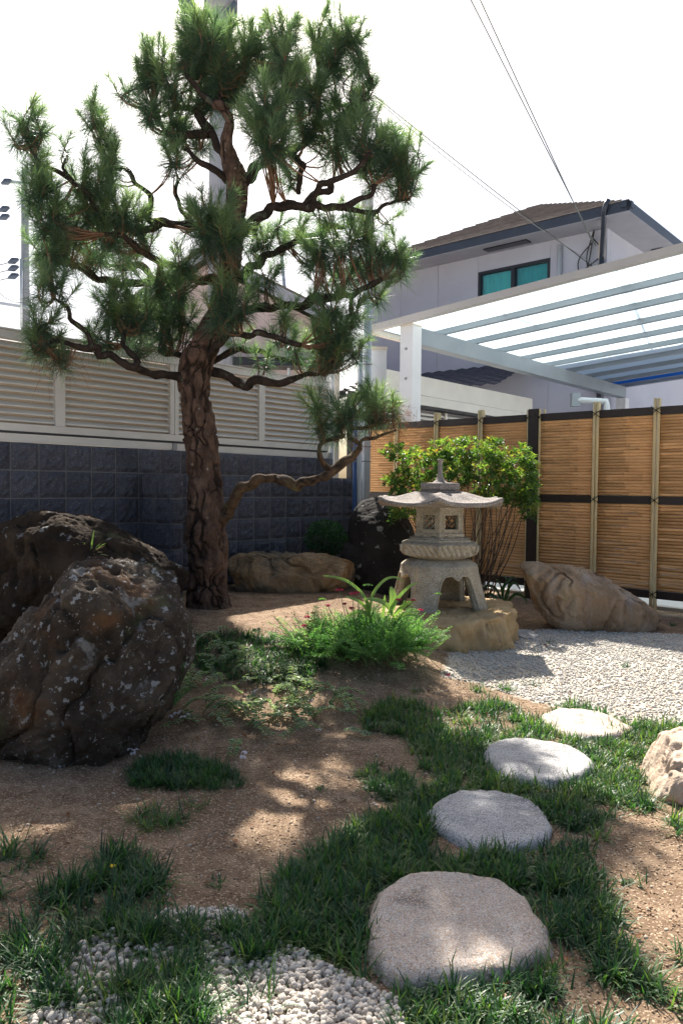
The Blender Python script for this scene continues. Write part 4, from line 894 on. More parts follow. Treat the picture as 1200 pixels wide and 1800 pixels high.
# scalloped skirt at the foot of the fire box
th = vd+np.arange(180)*2*pi/180; u = ((th-vd)/(pi/3)) % 1; zlo = fz0+.012-.016*np.abs(np.cos(u*pi*2)); o1 = hexpt(.205, th, 0); i1 = hexpt(.186, th, 0)
r1 = o1.copy(); r1[:, 2] = zlo; r2 = o1.copy(); r2[:, 2] = fz0+.022; r3 = i1.copy(); r3[:, 2] = fz0+.026; r4 = i1.copy(); r4[:, 2] = fz0-.004
V = np.concatenate([r1, r2, r3, r4]); n = 180; Fc = [[i*n+j, i*n+(j+1) % n, (i+1) % 4*n+(j+1) % n, (i+1) % 4*n+j] for i in range(4) for j in range(n)]; mesh('scalloped_skirt', V, Fc, M['stone'], ln)
# roof
n = 180; th = vd+np.arange(n)*2*pi/n; u = ((th-vd)/(pi/3)) % 1; corner = np.abs(2*u-1)                       # 1 at corners, 0 mid-side
RR = .508; rings = []; zt0, ze0 = zz(462), zz(528)
ze_ = ze0+.042*corner**3.0; thick = .030
def rz(r, zt_): h = hexpt(r, th, 0); h[:, 2] = zt_; return h
rings.append(rz(.10, np.full(n, fz1-.004))); rings.append(rz(.21, np.full(n, fz1-.002)))
for k in np.linspace(.1, 1, 5): rings.append(rz(.21+(RR-.225)*k, fz1-.002+(ze_-thick-fz1)*k**2))
rings.append(rz(RR-.004, ze_-thick+.003)); rings.append(rz(RR, ze_-.006)); rings.append(rz(RR-.008, ze_))
for k in np.linspace(1, 0, 20)[1:]:
    r = .15+(RR-.008-.15)*k; z = ze_*k**2.2+(1-k**2.2)*ze0+(zt0-ze0)*(1-k)**.0*(.5+.5*np.cos(pi*min(1, k*1.12)))**.9+.006*corner**6*(k > .1); rings.append(rz(r, z))
rings.append(rz(.05, np.full(n, zt0)))
V, Fc = loft(rings); V = V+.003*np.stack([vnoise(V*14), vnoise(V*14+9), vnoise(V*14+5)*1.6], 1)
mesh('lantern_roof', V, Fc, M['roofst'], ln, smooth=True)
hexloft('thin_slab', [(.172, zz(461), 0), (.176, zz(455), 0), (.176, zz(452), 0), (.10, zz(450), 0)], M['roofst'], 60)
hexloft('cap_slab', [(.13, zz(450), 0), (.157, zz(446), 0), (.165, zz(412), 0), (.160, zz(404), 0), (.06, zz(399), 0)], M['roofst'], 60)
S = MB(); pr_ = [(.060, 400), (.052, 396), (.034, 384), (.024, 366), (.0195, 345), (.0175, 320), (.0165, 290), (.0165, 268), (.0185, 258), (.024, 254), (.0245, 248), (.020, 246)]
S.tube([(LX, LY, zz(y)) for r, y in pr_], np.array([r for r, y in pr_]), 20); S.build('finial', M['roofst'], ln, True)

# ------------------------------------------------------------------ pine
YT = 5.35; tb0 = grd(370, 1068)
pine = thing('pine_tree', 'old black pine with plated bark, pruned cloud-like branches and long needles', 'tree', tb0)
SK = []
def bark(name, pts, m_, na_=14, step=.03, cell=.05, depth=.010, stretch=2.2, parent=None, reg=True):
    rs_ = .88 if name == 'trunk' else (.66 if m_ is M['barkk'] else .74)
    P = np.array([[*at(x, y, YT+dy), rs_*r*(YT+dy)/F] for x, y, dy, r in pts]); P = spline(P, step); C = P[:, :3]; r = np.maximum(P[:, 3], .003)
    if name != 'trunk': C = C+np.stack([vnoise(C*16), vnoise(C*16+31), vnoise(C*16+57)], 1)*np.minimum(r, .03)[:, None]*.9; r = r*(1+.22*vnoise(C*20+9))
    if reg: SK.append(np.column_stack([C, r]))
    T = unit(np.gradient(C, axis=0)); a = np.array([1., 0, 0]); u = unit(a-T[0]*np.dot(a, T[0])); V = []; nrm = []
    for i in range(len(C)):
        u = unit(u-T[i]*np.dot(u, T[i])); v = np.cross(T[i], u); t = np.linspace(0, 2*pi, na_, endpoint=False); d = u*np.cos(t)[:, None]+v*np.sin(t)[:, None]; V.append(C[i]+d*r[i]); nrm.append(d)
    V = np.concatenate(V); nrm = np.concatenate(nrm); rad = np.repeat(r, na_)
    S_ = np.concatenate([np.zeros(1), np.cumsum(np.linalg.norm(np.diff(C, axis=0), axis=1))]); s = np.repeat(S_, na_); ax = nrm*rad[:, None]
    w_ = np.stack([vnoise(V*7), vnoise(V*7+31), vnoise(V*7+77)], 1)*.8+np.stack([vnoise(V*22), vnoise(V*22+31), vnoise(V*22+77)], 1)*.22
    q = np.column_stack([nrm[:, 0]*rad, nrm[:, 1]*rad, nrm[:, 2]*rad])/cell; q = q+np.array([0, 0, 0]); q[:, 2] = q[:, 2]*.3+s/(cell*stretch); q = q+w_
    f1_, ed, idd = voro(q); f1b, edb, idb = voro(q*2.3+5)
    sc_ = np.minimum(1, rad/.10)
    wvar = .6+.9*sm(-.3, .4, vnoise(V*4+50)); e = sm(0, .22, ed/wvar); eb = sm(0, .2, edb); brk = sm(-.35, .15, vnoise(V*9+21)); e = 1-(1-e)*(.25+.75*brk); disp = depth*(e*(.65+.5*(idd % 17)/17)+.18*eb+.28*fbm(V*26, 4))*np.maximum(sc_, .35)-depth*.5*sc_
    V = V+nrm*(disp+rad*.14*vnoise(V*9+3)+rad*.05*vnoise(V*30))[:, None]; n = na_; m_rows = len(C)
    idx = np.arange(m_rows*n).reshape(m_rows, n); qf = np.stack([idx[:-1], np.roll(idx[:-1], -1, 1), np.roll(idx[1:], -1, 1), idx[1:]], -1).reshape(-1, 4)
    crack = np.clip((1-sm(.02, .17, ed/wvar))*.9*(.2+.8*brk)+.3*(1-eb)+.35*fbm(V*18+9, 4), 0, 1)
    V = np.vstack([V, C[-1]+T[-1]*r[-1]*.5]); capf = np.array([[(m_rows-1)*n+j, (m_rows-1)*n+(j+1) % n, len(V)-1] for j in range(n)])
    return mesh(name, V, [qf, capf], m_, parent or pine, True, attrs={'crack': np.r_[crack*(1 if name == 'trunk' or m_ is M['barkk'] else .45), 0.]})
bark('trunk', [(371, 1085, 0, 44), (369, 1060, 0, 40), (366, 1020, 0, 36), (365, 970, 0, 36), (362, 930, 0, 36), (362, 890, 0, 33), (362, 840, 0, 29), (356, 800, 0, 28), (350, 750, 0, 27), (344, 700, 0, 27), (343, 660, 0, 28), (350, 625, 0, 28), (368, 590, .02, 25), (386, 550, .03, 22), (398, 500, .04, 20), (406, 450, .04, 20), (412, 400, .04, 19), (416, 350, .02, 18), (413, 310, 0, 20), (405, 285, 0, 17), (398, 250, -.02, 11), (404, 215, -.04, 9), (392, 190, -.05, 8), (376, 182, -.06, 7)],
     M['bark'], 120, .0075, .066, .024, 3.6)
BR = [
 ('K', [(392, 915, -.03, 14), (402, 888, -.08, 14), (422, 863, -.16, 13), (445, 848, -.22, 12), (478, 843, -.28, 12), (510, 850, -.34, 12), (530, 853, -.36, 12), (560, 842, -.38, 11), (585, 826, -.38, 11), (605, 812, -.36, 10), (622, 796, -.34, 9), (632, 786, -.32, 6)]),
 ('k1', [(582, 828, -.38, 6), (565, 812, -.42, 6), (560, 794, -.44, 5), (567, 780, -.44, 4.5), (585, 772, -.42, 4), (605, 765, -.42, 3.5)]),
 ('k2', [(622, 796, -.34, 6), (630, 782, -.36, 6), (622, 772, -.36, 5), (612, 766, -.36, 5), (620, 755, -.36, 4), (650, 748, -.34, 3.5), (685, 740, -.3, 3)]),
 ('k3', [(630, 780, -.33, 4), (636, 772, -.32, 5), (655, 770, -.30, 4), (675, 763, -.28, 3), (695, 757, -.26, 2)]),
 ('D', [(330, 668, -.02, 10), (300, 662, -.12, 9), (262, 655, -.25, 9), (225, 645, -.38, 9), (212, 633, -.42, 8), (190, 625, -.48, 8), (175, 628, -.5, 7), (172, 612, -.52, 7), (150, 612, -.56, 7), (120, 605, -.6, 5), (95, 600, -.62, 4), (75, 610, -.64, 3)]),
 ('d1', [(232, 648, -.36, 8), (238, 638, -.36, 7), (228, 622, -.34, 6), (215, 605, -.32, 5), (222, 580, -.3, 4)]),
 ('d2', [(160, 612, -.55, 5), (156, 590, -.55, 5), (140, 575, -.56, 5), (122, 560, -.58, 5), (120, 545, -.58, 4), (98, 525, -.6, 3)]),
 ('d3', [(335, 628, .03, 8), (318, 622, .12, 8), (295, 620, .2, 6), (265, 610, .28, 4), (235, 600, .3, 3)]),
 ('E', [(362, 628, -.03, 9), (385, 608, -.12, 8), (402, 588, -.2, 6), (430, 590, -.26, 6), (450, 586, -.3, 6), (475, 591, -.32, 6), (500, 600, -.3, 6), (530, 605, -.28, 5)]),
 ('e2', [(360, 640, .03, 8), (400, 622, .1, 6), (425, 614, .15, 6), (450, 618, .2, 6), (485, 628, .25, 5), (520, 636, .3, 5), (560, 645, .3, 4)]),
 ('Fb', [(365, 655, .05, 11), (390, 662, .05, 9), (412, 672, .02, 10), (432, 678, 0, 11), (455, 668, -.02, 10), (478, 674, -.05, 8), (505, 672, -.05, 8), (525, 662, -.05, 6), (560, 655, -.05, 4)]),
 ('G', [(400, 555, .02, 11), (440, 545, -.05, 9), (470, 541, -.1, 9), (500, 538, -.14, 9), (530, 537, -.16, 9), (550, 532, -.16, 11), (575, 523, -.16, 8), (610, 520, -.16, 6), (640, 508, -.16, 6), (670, 490, -.16, 5)]),
 ('H', [(415, 500, .02, 12), (440, 470, .1, 10), (470, 450, .16, 8), (510, 430, .2, 7), (535, 418, .22, 7), (560, 410, .24, 6), (580, 398, .24, 6), (605, 402, .24, 4)]),
 ('Ia', [(415, 410, .0, 12), (445, 390, -.05, 11), (480, 368, -.1, 11), (520, 360, -.14, 10), (545, 360, -.16, 9), (580, 367, -.16, 8), (605, 362, -.14, 7), (630, 350, -.14, 6), (655, 340, -.12, 5), (658, 325, -.12, 5)]),
 ('ib', [(605, 364, -.14, 6), (625, 370, -.12, 5), (655, 376, -.1, 5), (672, 362, -.08, 4), (690, 355, -.08, 3), (720, 350, -.05, 2)]),
 ('ic', [(535, 358, -.14, 8), (552, 345, -.1, 7), (578, 335, -.05, 7), (582, 318, 0, 6), (600, 312, 0, 5), (640, 300, 0, 4)]),
 ('id', [(545, 355, -.14, 7), (556, 338, -.2, 6), (562, 322, -.25, 6), (590, 318, -.28, 6), (620, 300, -.3, 5), (650, 270, -.3, 4)]),
 ('J', [(418, 330, .0, 14), (445, 300, .05, 12), (470, 285, .1, 10), (505, 268, .14, 9), (540, 250, .18, 8), (555, 215, .2, 7), (560, 170, .2, 5), (560, 120, .2, 4)]),
 ('j2', [(505, 268, .14, 7), (530, 290, .05, 7), (525, 310, 0, 6), (524, 340, 0, 5)]),
 ('j3', [(470, 285, .1, 7), (500, 235, -.05, 6), (490, 190, -.1, 5), (500, 130, -.1, 4), (505, 90, -.1, 3)]),
 ('j4', [(560, 200, .2, 5), (600, 185, .15, 4), (640, 170, .1, 3), (652, 140, .1, 2)]),
 ('A', [(402, 320, .0, 9), (385, 300, -.05, 8), (365, 292, -.08, 7), (350, 285, -.1, 6), (335, 268, -.1, 5), (318, 262, -.1, 5)]),
 ('a2', [(400, 300, .0, 11), (385, 270, .05, 10), (375, 240, .08, 10), (355, 215, .1, 9), (340, 195, .1, 7), (310, 190, .1, 5), (285, 205, .1, 4)]),
 ('a3', [(376, 182, -.06, 6), (358, 168, -.06, 5), (340, 150, -.06, 5), (328, 132, -.06, 4), (326, 118, -.06, 4), (335, 90, -.06, 3)]),
 ('a4', [(392, 190, -.05, 5), (385, 150, .0, 4), (378, 110, .02, 3)]),
 ('a5', [(365, 235, .08, 8), (335, 240, .1, 8), (318, 250, .1, 7), (290, 230, .12, 5), (270, 190, .12, 4)]),
 ('B', [(410, 405, .02, 14), (380, 402, .0, 12), (345, 398, -.05, 10), (310, 395, -.1, 10), (285, 392, -.12, 9), (262, 380, -.12, 7), (266, 350, -.12, 6), (252, 335, -.12, 5), (240, 322, -.12, 5), (225, 300, -.12, 5), (205, 295, -.12, 3)]),
 ('b2', [(345, 398, -.05, 6), (320, 370, .05, 4), (308, 340, .08, 4), (315, 315, .08, 3)]),
 ('b3', [(285, 392, -.12, 8), (240, 410, -.2, 7), (190, 385, -.3, 6), (150, 340, -.4, 6), (125, 318, -.45, 5), (100, 300, -.5, 4), (75, 290, -.55, 3), (58, 270, -.6, 3), (45, 240, -.6, 2)]),
 ('b5', [(130, 320, -.45, 4), (112, 295, -.45, 3), (116, 278, -.45, 2)]),
 ('C', [(400, 500, .05, 13), (360, 492, .1, 10), (320, 488, .12, 9), (270, 495, .12, 9), (220, 500, .1, 9), (180, 492, .05, 8), (140, 470, .0, 8), (115, 465, -.05, 5), (80, 450, -.1, 4)]),
 ('c2', [(270, 495, .12, 7), (250, 470, .2, 7), (200, 470, .3, 7), (150, 445, .35, 6), (110, 420, .35, 4)]),
 ('c3', [(330, 478, .1, 8), (280, 460, -.1, 7), (245, 440, -.2, 7), (220, 415, -.3, 6), (185, 410, -.35, 4)]),
]
for nm, pts in BR:
    big_ = nm in ('K', 'k1', 'k2', 'k3')
    bark('branch', pts, M['barkk'] if big_ else M['barkb'], 26 if big_ or pts[0][3] >= 9 else 14, .014 if big_ else .022, .034, .010 if big_ else .009, 1.3)
SKP = np.concatenate(SK[1:]); 
# foliage pads: x, y, rx, ry, dy, density
PADS = [(365, 85, 55, 50, -.05), (345, 60, 40, 35, .1), (330, 95, 25, 30, .0), (390, 60, 30, 35, .1), (275, 125, 38, 42, .1), (305, 150, 30, 38, 0), (258, 140, 22, 35, .1), (217, 160, 16, 18, 0), (228, 170, 12, 14, .1), (430, 105, 30, 40, 0), (415, 160, 35, 50, .1), (450, 80, 25, 30, .1), (500, 70, 38, 42, -.1), (470, 120, 35, 35, .1),
 (560, 65, 26, 42, .2), (600, 70, 28, 38, .1), (625, 65, 26, 30, .05), (590, 120, 45, 38, .1), (635, 110, 20, 22, 0), (648, 125, 16, 16, 0), (645, 165, 20, 18, 0), (470, 200, 45, 45, -.35), (475, 255, 48, 45, -.35), (500, 160, 40, 35, -.2), (545, 165, 40, 40, 0), (540, 225, 35, 45, .1), (515, 310, 25, 30, .1), (500, 120, 30, 30, -.2),
 (610, 190, 45, 40, .1), (650, 200, 22, 35, .1), (682, 240, 20, 18, .05), (700, 285, 40, 32, -.1), (715, 310, 25, 35, -.1), (735, 265, 10, 9, -.1), (640, 255, 45, 42, -.2), (590, 260, 42, 40, .1), (660, 305, 40, 32, 0), (700, 340, 32, 24, 0), (675, 270, 25, 25, 0),
 (380, 160, 38, 45, .15), (345, 180, 28, 25, .15), (265, 185, 20, 30, .05), (262, 210, 17, 28, 0), (310, 215, 40, 25, .1), (300, 240, 35, 25, .15), (312, 285, 32, 25, -.1), (350, 250, 25, 35, .2), (345, 120, 40, 40, .1), (390, 130, 30, 40, 0),
 (45, 215, 22, 22, -.6), (30, 240, 22, 18, -.6), (58, 245, 22, 25, -.6), (72, 225, 10, 22, -.6), (62, 285, 18, 22, -.55), (115, 262, 10, 18, -.45), (162, 190, 20, 24, -.2), (160, 220, 20, 22, -.2), (190, 235, 18, 20, -.2), (175, 255, 24, 22, -.2), (205, 275, 22, 20, -.15),
 (150, 305, 16, 24, -.35), (148, 335, 25, 22, -.35), (195, 300, 24, 30, -.25), (175, 330, 25, 24, -.3), (70, 340, 24, 36, -.6), (52, 345, 18, 22, -.6), (85, 325, 18, 26, -.6), (95, 380, 35, 35, -.5), (75, 400, 25, 30, -.5),
 (170, 375, 42, 35, -.3), (220, 380, 42, 40, -.3), (200, 420, 48, 32, -.2), (255, 420, 30, 30, -.1), (130, 400, 35, 32, -.3), (85, 440, 32, 32, -.4), (75, 470, 28, 25, -.3), (120, 455, 40, 30, -.1), (170, 450, 40, 28, .1), (215, 455, 35, 25, .1),
 (375, 375, 42, 25, -.3), (360, 400, 30, 30, -.35), (395, 410, 38, 35, -.35), (370, 435, 40, 22, -.3), (330, 400, 20, 20, 0),
 (322, 470, 28, 28, -.15), (280, 505, 35, 30, -.1), (315, 510, 30, 26, -.1), (232, 530, 16, 20, -.2), (90, 505, 22, 18, -.6), (75, 520, 20, 15, -.6), (110, 520, 18, 20, -.55),
 (70, 570, 26, 28, -.65), (85, 600, 32, 22, -.6), (60, 600, 18, 22, -.65), (110, 625, 35, 15, -.6), (190, 520, 24, 24, -.35), (205, 555, 38, 32, -.3), (250, 560, 38, 38, -.2), (295, 545, 38, 38, .1), (290, 590, 36, 30, .1), (240, 605, 42, 22, .1), (190, 600, 38, 20, -.2), (160, 585, 22, 20, -.4), (325, 570, 28, 32, .1), (330, 600, 15, 15, .1),
 (400, 520, 32, 22, -.3), (420, 545, 40, 26, -.3), (385, 555, 32, 26, -.35), (470, 490, 20, 24, -.15), (445, 505, 20, 20, -.15), (470, 430, 34, 22, .2), (500, 425, 30, 22, .25), (545, 425, 22, 25, .2), (520, 400, 22, 15, .2), (440, 430, 22, 25, .2), (490, 395, 14, 14, .1),
 (565, 440, 30, 30, -.1), (600, 430, 30, 35, -.2), (635, 425, 30, 30, -.1), (665, 440, 28, 26, -.1), (695, 450, 28, 24, -.1), (705, 475, 20, 22, -.1), (650, 470, 38, 26, -.1), (600, 480, 36, 24, 0), (545, 465, 24, 24, .1), (560, 495, 26, 20, .1),
 (615, 380, 26, 16, .2), (682, 385, 12, 18, .1), (560, 380, 20, 15, .2), (660, 520, 24, 18, -.1), (650, 400, 18, 16, .1),
 (580, 550, 36, 28, -.25), (620, 560, 26, 26, -.2), (600, 590, 42, 32, -.25), (565, 595, 30, 28, -.2), (620, 610, 24, 28, -.2), (585, 630, 42, 24, -.2), (545, 640, 32, 18, 0), (500, 560, 15, 26, -.25), (500, 595, 24, 22, -.25), (520, 615, 22, 18, -.1), (415, 600, 24, 16, .1), (460, 640, 24, 12, .1),
 (555, 715, 18, 22, -.45), (565, 740, 25, 20, -.45), (605, 735, 32, 28, -.4), (615, 715, 22, 20, -.35), (655, 695, 18, 26, -.32), (670, 720, 28, 22, -.3), (650, 735, 30, 20, -.3), (690, 725, 16, 18, -.28), (590, 760, 24, 10, -.4)]
tw = MB()
def pad(i, x, y, rx, ry, dy):
    Yp = YT+dy; k = Yp/F; c = at(x, y, Yp); n = max(2, int(rx*ry/92)); A_ = []
    Rx, Rz, Ry = rx*k, ry*k, .85*rx*k+.03
    d = unit(rng.normal(size=(n, 3))); rad = rng.random(n)**.45; P = c+d*rad[:, None]*np.array([Rx, Ry, Rz])*.72
    ax = unit(d*np.array([.75, .75, .35])+np.array([0, 0, .95])+rng.normal(0, .22, (n, 3)))
    parts = []; 
    size = np.clip(.085+.0009*min(rx, ry), .09, .125)*rng.uniform(.85, 1.2, n)
    nu, ns = 80, 42
    # upright brush
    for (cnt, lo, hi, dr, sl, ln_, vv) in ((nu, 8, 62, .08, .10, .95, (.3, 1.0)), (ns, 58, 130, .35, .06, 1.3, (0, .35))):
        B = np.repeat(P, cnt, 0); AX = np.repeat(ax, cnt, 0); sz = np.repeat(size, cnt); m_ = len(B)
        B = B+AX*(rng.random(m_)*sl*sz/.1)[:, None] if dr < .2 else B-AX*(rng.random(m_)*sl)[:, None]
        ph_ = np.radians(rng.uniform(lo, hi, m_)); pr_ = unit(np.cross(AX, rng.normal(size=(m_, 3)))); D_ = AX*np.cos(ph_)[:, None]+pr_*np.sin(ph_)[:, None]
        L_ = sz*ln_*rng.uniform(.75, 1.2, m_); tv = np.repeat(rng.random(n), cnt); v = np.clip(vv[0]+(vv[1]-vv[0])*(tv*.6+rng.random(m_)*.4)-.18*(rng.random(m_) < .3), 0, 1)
        parts.append(ribbons(B, D_, L_, np.full(m_, .0031), L_*dr*rng.uniform(.5, 1.3, m_), 2, v=v))
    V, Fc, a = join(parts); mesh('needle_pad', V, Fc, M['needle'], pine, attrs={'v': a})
    for p, a1 in zip(P, ax):
        j = np.argmin(((SKP[:, :3]-(p-np.array([0, 0, .08])))**2).sum(1)); q = SKP[j, :3]; L_ = np.linalg.norm(q-p)
        if L_ > .9: continue
        m1 = (q+p)/2-a1*.05+rng.normal(0, .02, 3)*L_; tw.tube(spline([q, m1, p-a1*.04, p+a1*.05], .05), np.linspace(.006, .003, len(spline([q, m1, p-a1*.04, p+a1*.05], .05))), 4, False)
for i, p in enumerate(PADS): pad(i, *p)
tag(tw.build('twigs', M['twig'], pine, True), kind='stuff')
# brown dead needles hanging in a few pads
B = []
for x, y, dy, n in ((690, 735, -.3, 260), (640, 745, -.3, 120), (100, 625, -.6, 140), (430, 130, 0, 160), (660, 330, 0, 160), (560, 300, 0, 120), (580, 620, -.25, 120), (380, 470, -.3, 120), (130, 440, -.3, 160), (470, 120, .1, 120), (240, 430, -.2, 120)):
    c = at(x, y, YT+dy); B.append(c+rng.normal(0, .07, (n, 3)))
B = np.concatenate(B); n = len(B); V, q, t, a = ribbons(B, unit(dirs(n, -70, 20)), rng.uniform(.07, .13, n), np.full(n, .0024), np.full(n, .04), 2); mesh('dead_needles', V, [q, t], M['needled'], pine, attrs={'v': a})

# ------------------------------------------------------------------ grasses
def mondo(name, P, label=None, n=34, L=.10, spread=1, m_='mondo', wd=.0042, kind='stuff', lo=12, hi=72, cat=None, vb=0, group=None):
    B = np.repeat(P, n, 0)+np.column_stack([rng.normal(0, .012*spread, (len(P)*n, 2)), np.zeros(len(P)*n)]); k = len(B); D_ = dirs(k, lo, hi); s = np.repeat(rng.uniform(.7, 1.15, len(P)), n)
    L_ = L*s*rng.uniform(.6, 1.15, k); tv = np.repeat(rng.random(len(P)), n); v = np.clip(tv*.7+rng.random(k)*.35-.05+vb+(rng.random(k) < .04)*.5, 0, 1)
    V, q, t, a = ribbons(B-UZ*.004, D_, L_, np.full(k, wd), L_*rng.uniform(.35, .95, k)*np.hypot(D_[:, 0], D_[:, 1]), 4, side=unit(np.cross(D_, UZ)), v=v)
    o = mesh(name, V, [q, t], M[m_], None, attrs={'v': a}); return tag(o, label, cat, group, kind)
MAIN = [(455, 1600), (505, 1535), (560, 1500), (625, 1455), (690, 1425), (750, 1385), (770, 1370), (735, 1345), (722, 1300), (690, 1290), (640, 1285), (640, 1250), (700, 1225), (760, 1255), (850, 1235), (900, 1235), (950, 1262), (1000, 1240), (1110, 1265), (1260, 1275), (1260, 1330), (1140, 1310), (1130, 1400), (1200, 1450), (1190, 1475), (1120, 1450), (1060, 1465), (1030, 1500), (1050, 1545), (1090, 1600), (1060, 1640), (1120, 1690), (1170, 1740), (1180, 1860), (700, 1860), (690, 1745), (640, 1720), (600, 1690), (540, 1680), (480, 1650)]
LEFT = [(-60, 1575), (60, 1560), (170, 1545), (190, 1505), (240, 1500), (290, 1550), (300, 1600), (230, 1640), (170, 1650), (120, 1690), (90, 1800), (90, 1880), (-80, 1880)]
BAND = [(225, 1360), (260, 1335), (300, 1332), (360, 1338), (415, 1362), (422, 1385), (390, 1392), (330, 1385), (240, 1388)]
UNDER = [(340, 1120), (400, 1110), (540, 1130), (570, 1175), (545, 1215), (470, 1200), (350, 1190)]
MID = [(625, 1345), (690, 1340), (725, 1370), (720, 1400), (680, 1410), (640, 1385)]
def inner(pl, k=.86):
    c = np.mean(pl, 0); return [tuple(c+(np.array(p)-c)*k) for p in pl]
EX = []
def off_stones(P, k=1.0):
    keep = np.ones(len(P), bool)
    for poly2, z_ in zip(ST, (.046, .04, .036, .03)):
        q_ = np.array([onz(x, y, z_)[:2] for x, y in poly2]); c = q_.mean(0); keep &= ~inpoly(P[:, :2], [tuple(c+(p-c)*k) for p in q_])
    return P[keep]
def patchy(P, fr=5, thr=-.12, keep=.12): nn = fbm(P*np.array([fr, fr, 0])+2.5, 4); return P[(nn > thr) | (rng.random(len(P)) < keep)]
P = patchy(scatter_pts(34000, [MAIN], -1, 3, 1.2, 5.2, EX), 5, -.07, .16); P = off_stones(P, 1.01); P1_ = P[P[:, 1] < 2.6]; P2_ = P[P[:, 1] >= 2.6]
P1_ = P1_[rng.random(len(P1_)) < .50]; P2_ = P2_[rng.random(len(P2_)) < .42]
print('main grass clumps', len(P1_), len(P2_))
mondo('mondo_grass', P1_, 'dense dark green mondo grass round the near stepping stones', n=32, L=.098, cat='grass', wd=.0052, spread=1.2)
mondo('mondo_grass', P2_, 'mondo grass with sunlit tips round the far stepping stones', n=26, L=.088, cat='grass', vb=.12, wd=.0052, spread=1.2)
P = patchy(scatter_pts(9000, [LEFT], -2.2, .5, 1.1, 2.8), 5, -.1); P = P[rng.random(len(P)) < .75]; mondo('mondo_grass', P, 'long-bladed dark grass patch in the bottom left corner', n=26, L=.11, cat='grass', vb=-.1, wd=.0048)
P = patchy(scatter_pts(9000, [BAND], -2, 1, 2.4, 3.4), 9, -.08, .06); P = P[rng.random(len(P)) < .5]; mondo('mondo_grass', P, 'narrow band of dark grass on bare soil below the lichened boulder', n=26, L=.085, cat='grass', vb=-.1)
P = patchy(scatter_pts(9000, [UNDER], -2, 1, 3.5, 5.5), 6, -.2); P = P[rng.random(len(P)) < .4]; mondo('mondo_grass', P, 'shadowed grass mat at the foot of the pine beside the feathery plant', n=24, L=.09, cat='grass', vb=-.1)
P = patchy(scatter_pts(9000, [MID], -.5, 1, 2.2, 3.2), 9, .05, .05); P = P[rng.random(len(P)) < .4]; mondo('mondo_grass', P, 'small grass patch on the soil left of the second stepping stone', n=24, L=.07, cat='grass')
TUFTS = [(250, 1440, 'small bright grass tuft on the soil, leftmost of the three below the grass band', .11), (270, 1455, 'small grass tuft on the soil, middle of the three below the grass band', .09), (300, 1445, 'small pale grass tuft, rightmost of the three below the grass band', .11), (358, 1412, 'low dark grass tuft right under the right end of the grass band', .08), (12, 1505, 'sunlit grass tuft at the left edge of the photo', .14), (48, 1515, 'low grass tuft beside the one at the left edge', .10),
 (262, 1665, 'grass tuft on pebbles, upper left of the near white gravel', .12), (245, 1740, 'grass tuft on the near white gravel, lower left', .12), (320, 1690, 'grass tuft in the middle of the near white gravel', .12), (330, 1770, 'dark grass tuft at the bottom edge, left of centre', .12), (150, 1775, 'grass tuft at the bottom edge beside the left patch', .13), (440, 1660, 'broad grass clump with sunlit blades above the bright gravel', .14), (415, 1640, 'grass clump just left of the sunlit broad clump', .12), (432, 1755, 'isolated grass clump in the brightest white gravel', .14), (500, 1645, 'small grass tuft between the broad clump and the big patch', .09),
 (1095, 1172, 'tiny sunlit grass sprout in the far white gravel', .07), (940, 1155, 'tiny sprout at the left of the far white gravel', .05), (1075, 1290, 'grass tuft behind the farthest stepping stone', .09), (968, 1130, 'flat green tuft below the wedge-shaped rock', .07), (840, 1215, 'sunlit grass tuft left of the far gravel', .09), (890, 1215, 'dark grass tuft at the near edge of the far gravel', .09), (935, 1203, 'small dark tuft in the shaded part of the far gravel', .06), (735, 1150+65, 'grass tuft under the pink flower', .06),
 (1110, 1560, 'small weed on the brown soil at the right', .06), (1180, 1680, 'small grass tuft at the right edge of the soil', .08), (960, 1260, 'grass tuft in front of the farthest stepping stone', .08), (1180, 1100, 'low dark plant at the right end of the wedge rock', .08), (560, 1385, 'tiny weed on the open soil', .04), (380, 1555, 'thin weed on the soil above the near gravel', .05), (1195, 1455, 'sunlit grass tuft below the pink rock', .1)]
P = patchy(scatter_pts(9000, [[(190, 1650), (340, 1620), (360, 1700), (350, 1860), (200, 1860)], [(380, 1630), (480, 1640), (480, 1700), (400, 1690)]], -1.2, .2, 1.1, 2.2), 8, .02, .04); P = P[rng.random(len(P)) < .5]
mondo('mondo_grass', P, 'loose grass growing up through the near white pebbles', n=22, L=.10, cat='grass', wd=.0048)
for x, y, lab, L_ in TUFTS:
    g_ = grd(x, y); k = 5 if L_ > .08 else 2; Pp = np.column_stack([g_[0]+rng.normal(0, L_*.22, k), g_[1]+rng.normal(0, L_*.3, k), np.zeros(k)]); Pp[:, 2] = hgt(Pp[:, 0], Pp[:, 1])
    c = Pp.mean(0); o = mondo('grass_tuft', Pp-c, lab, n=20, L=L_, kind=None, cat='grass', vb=.08, group='single grass tufts on soil and gravel'); o.location = c

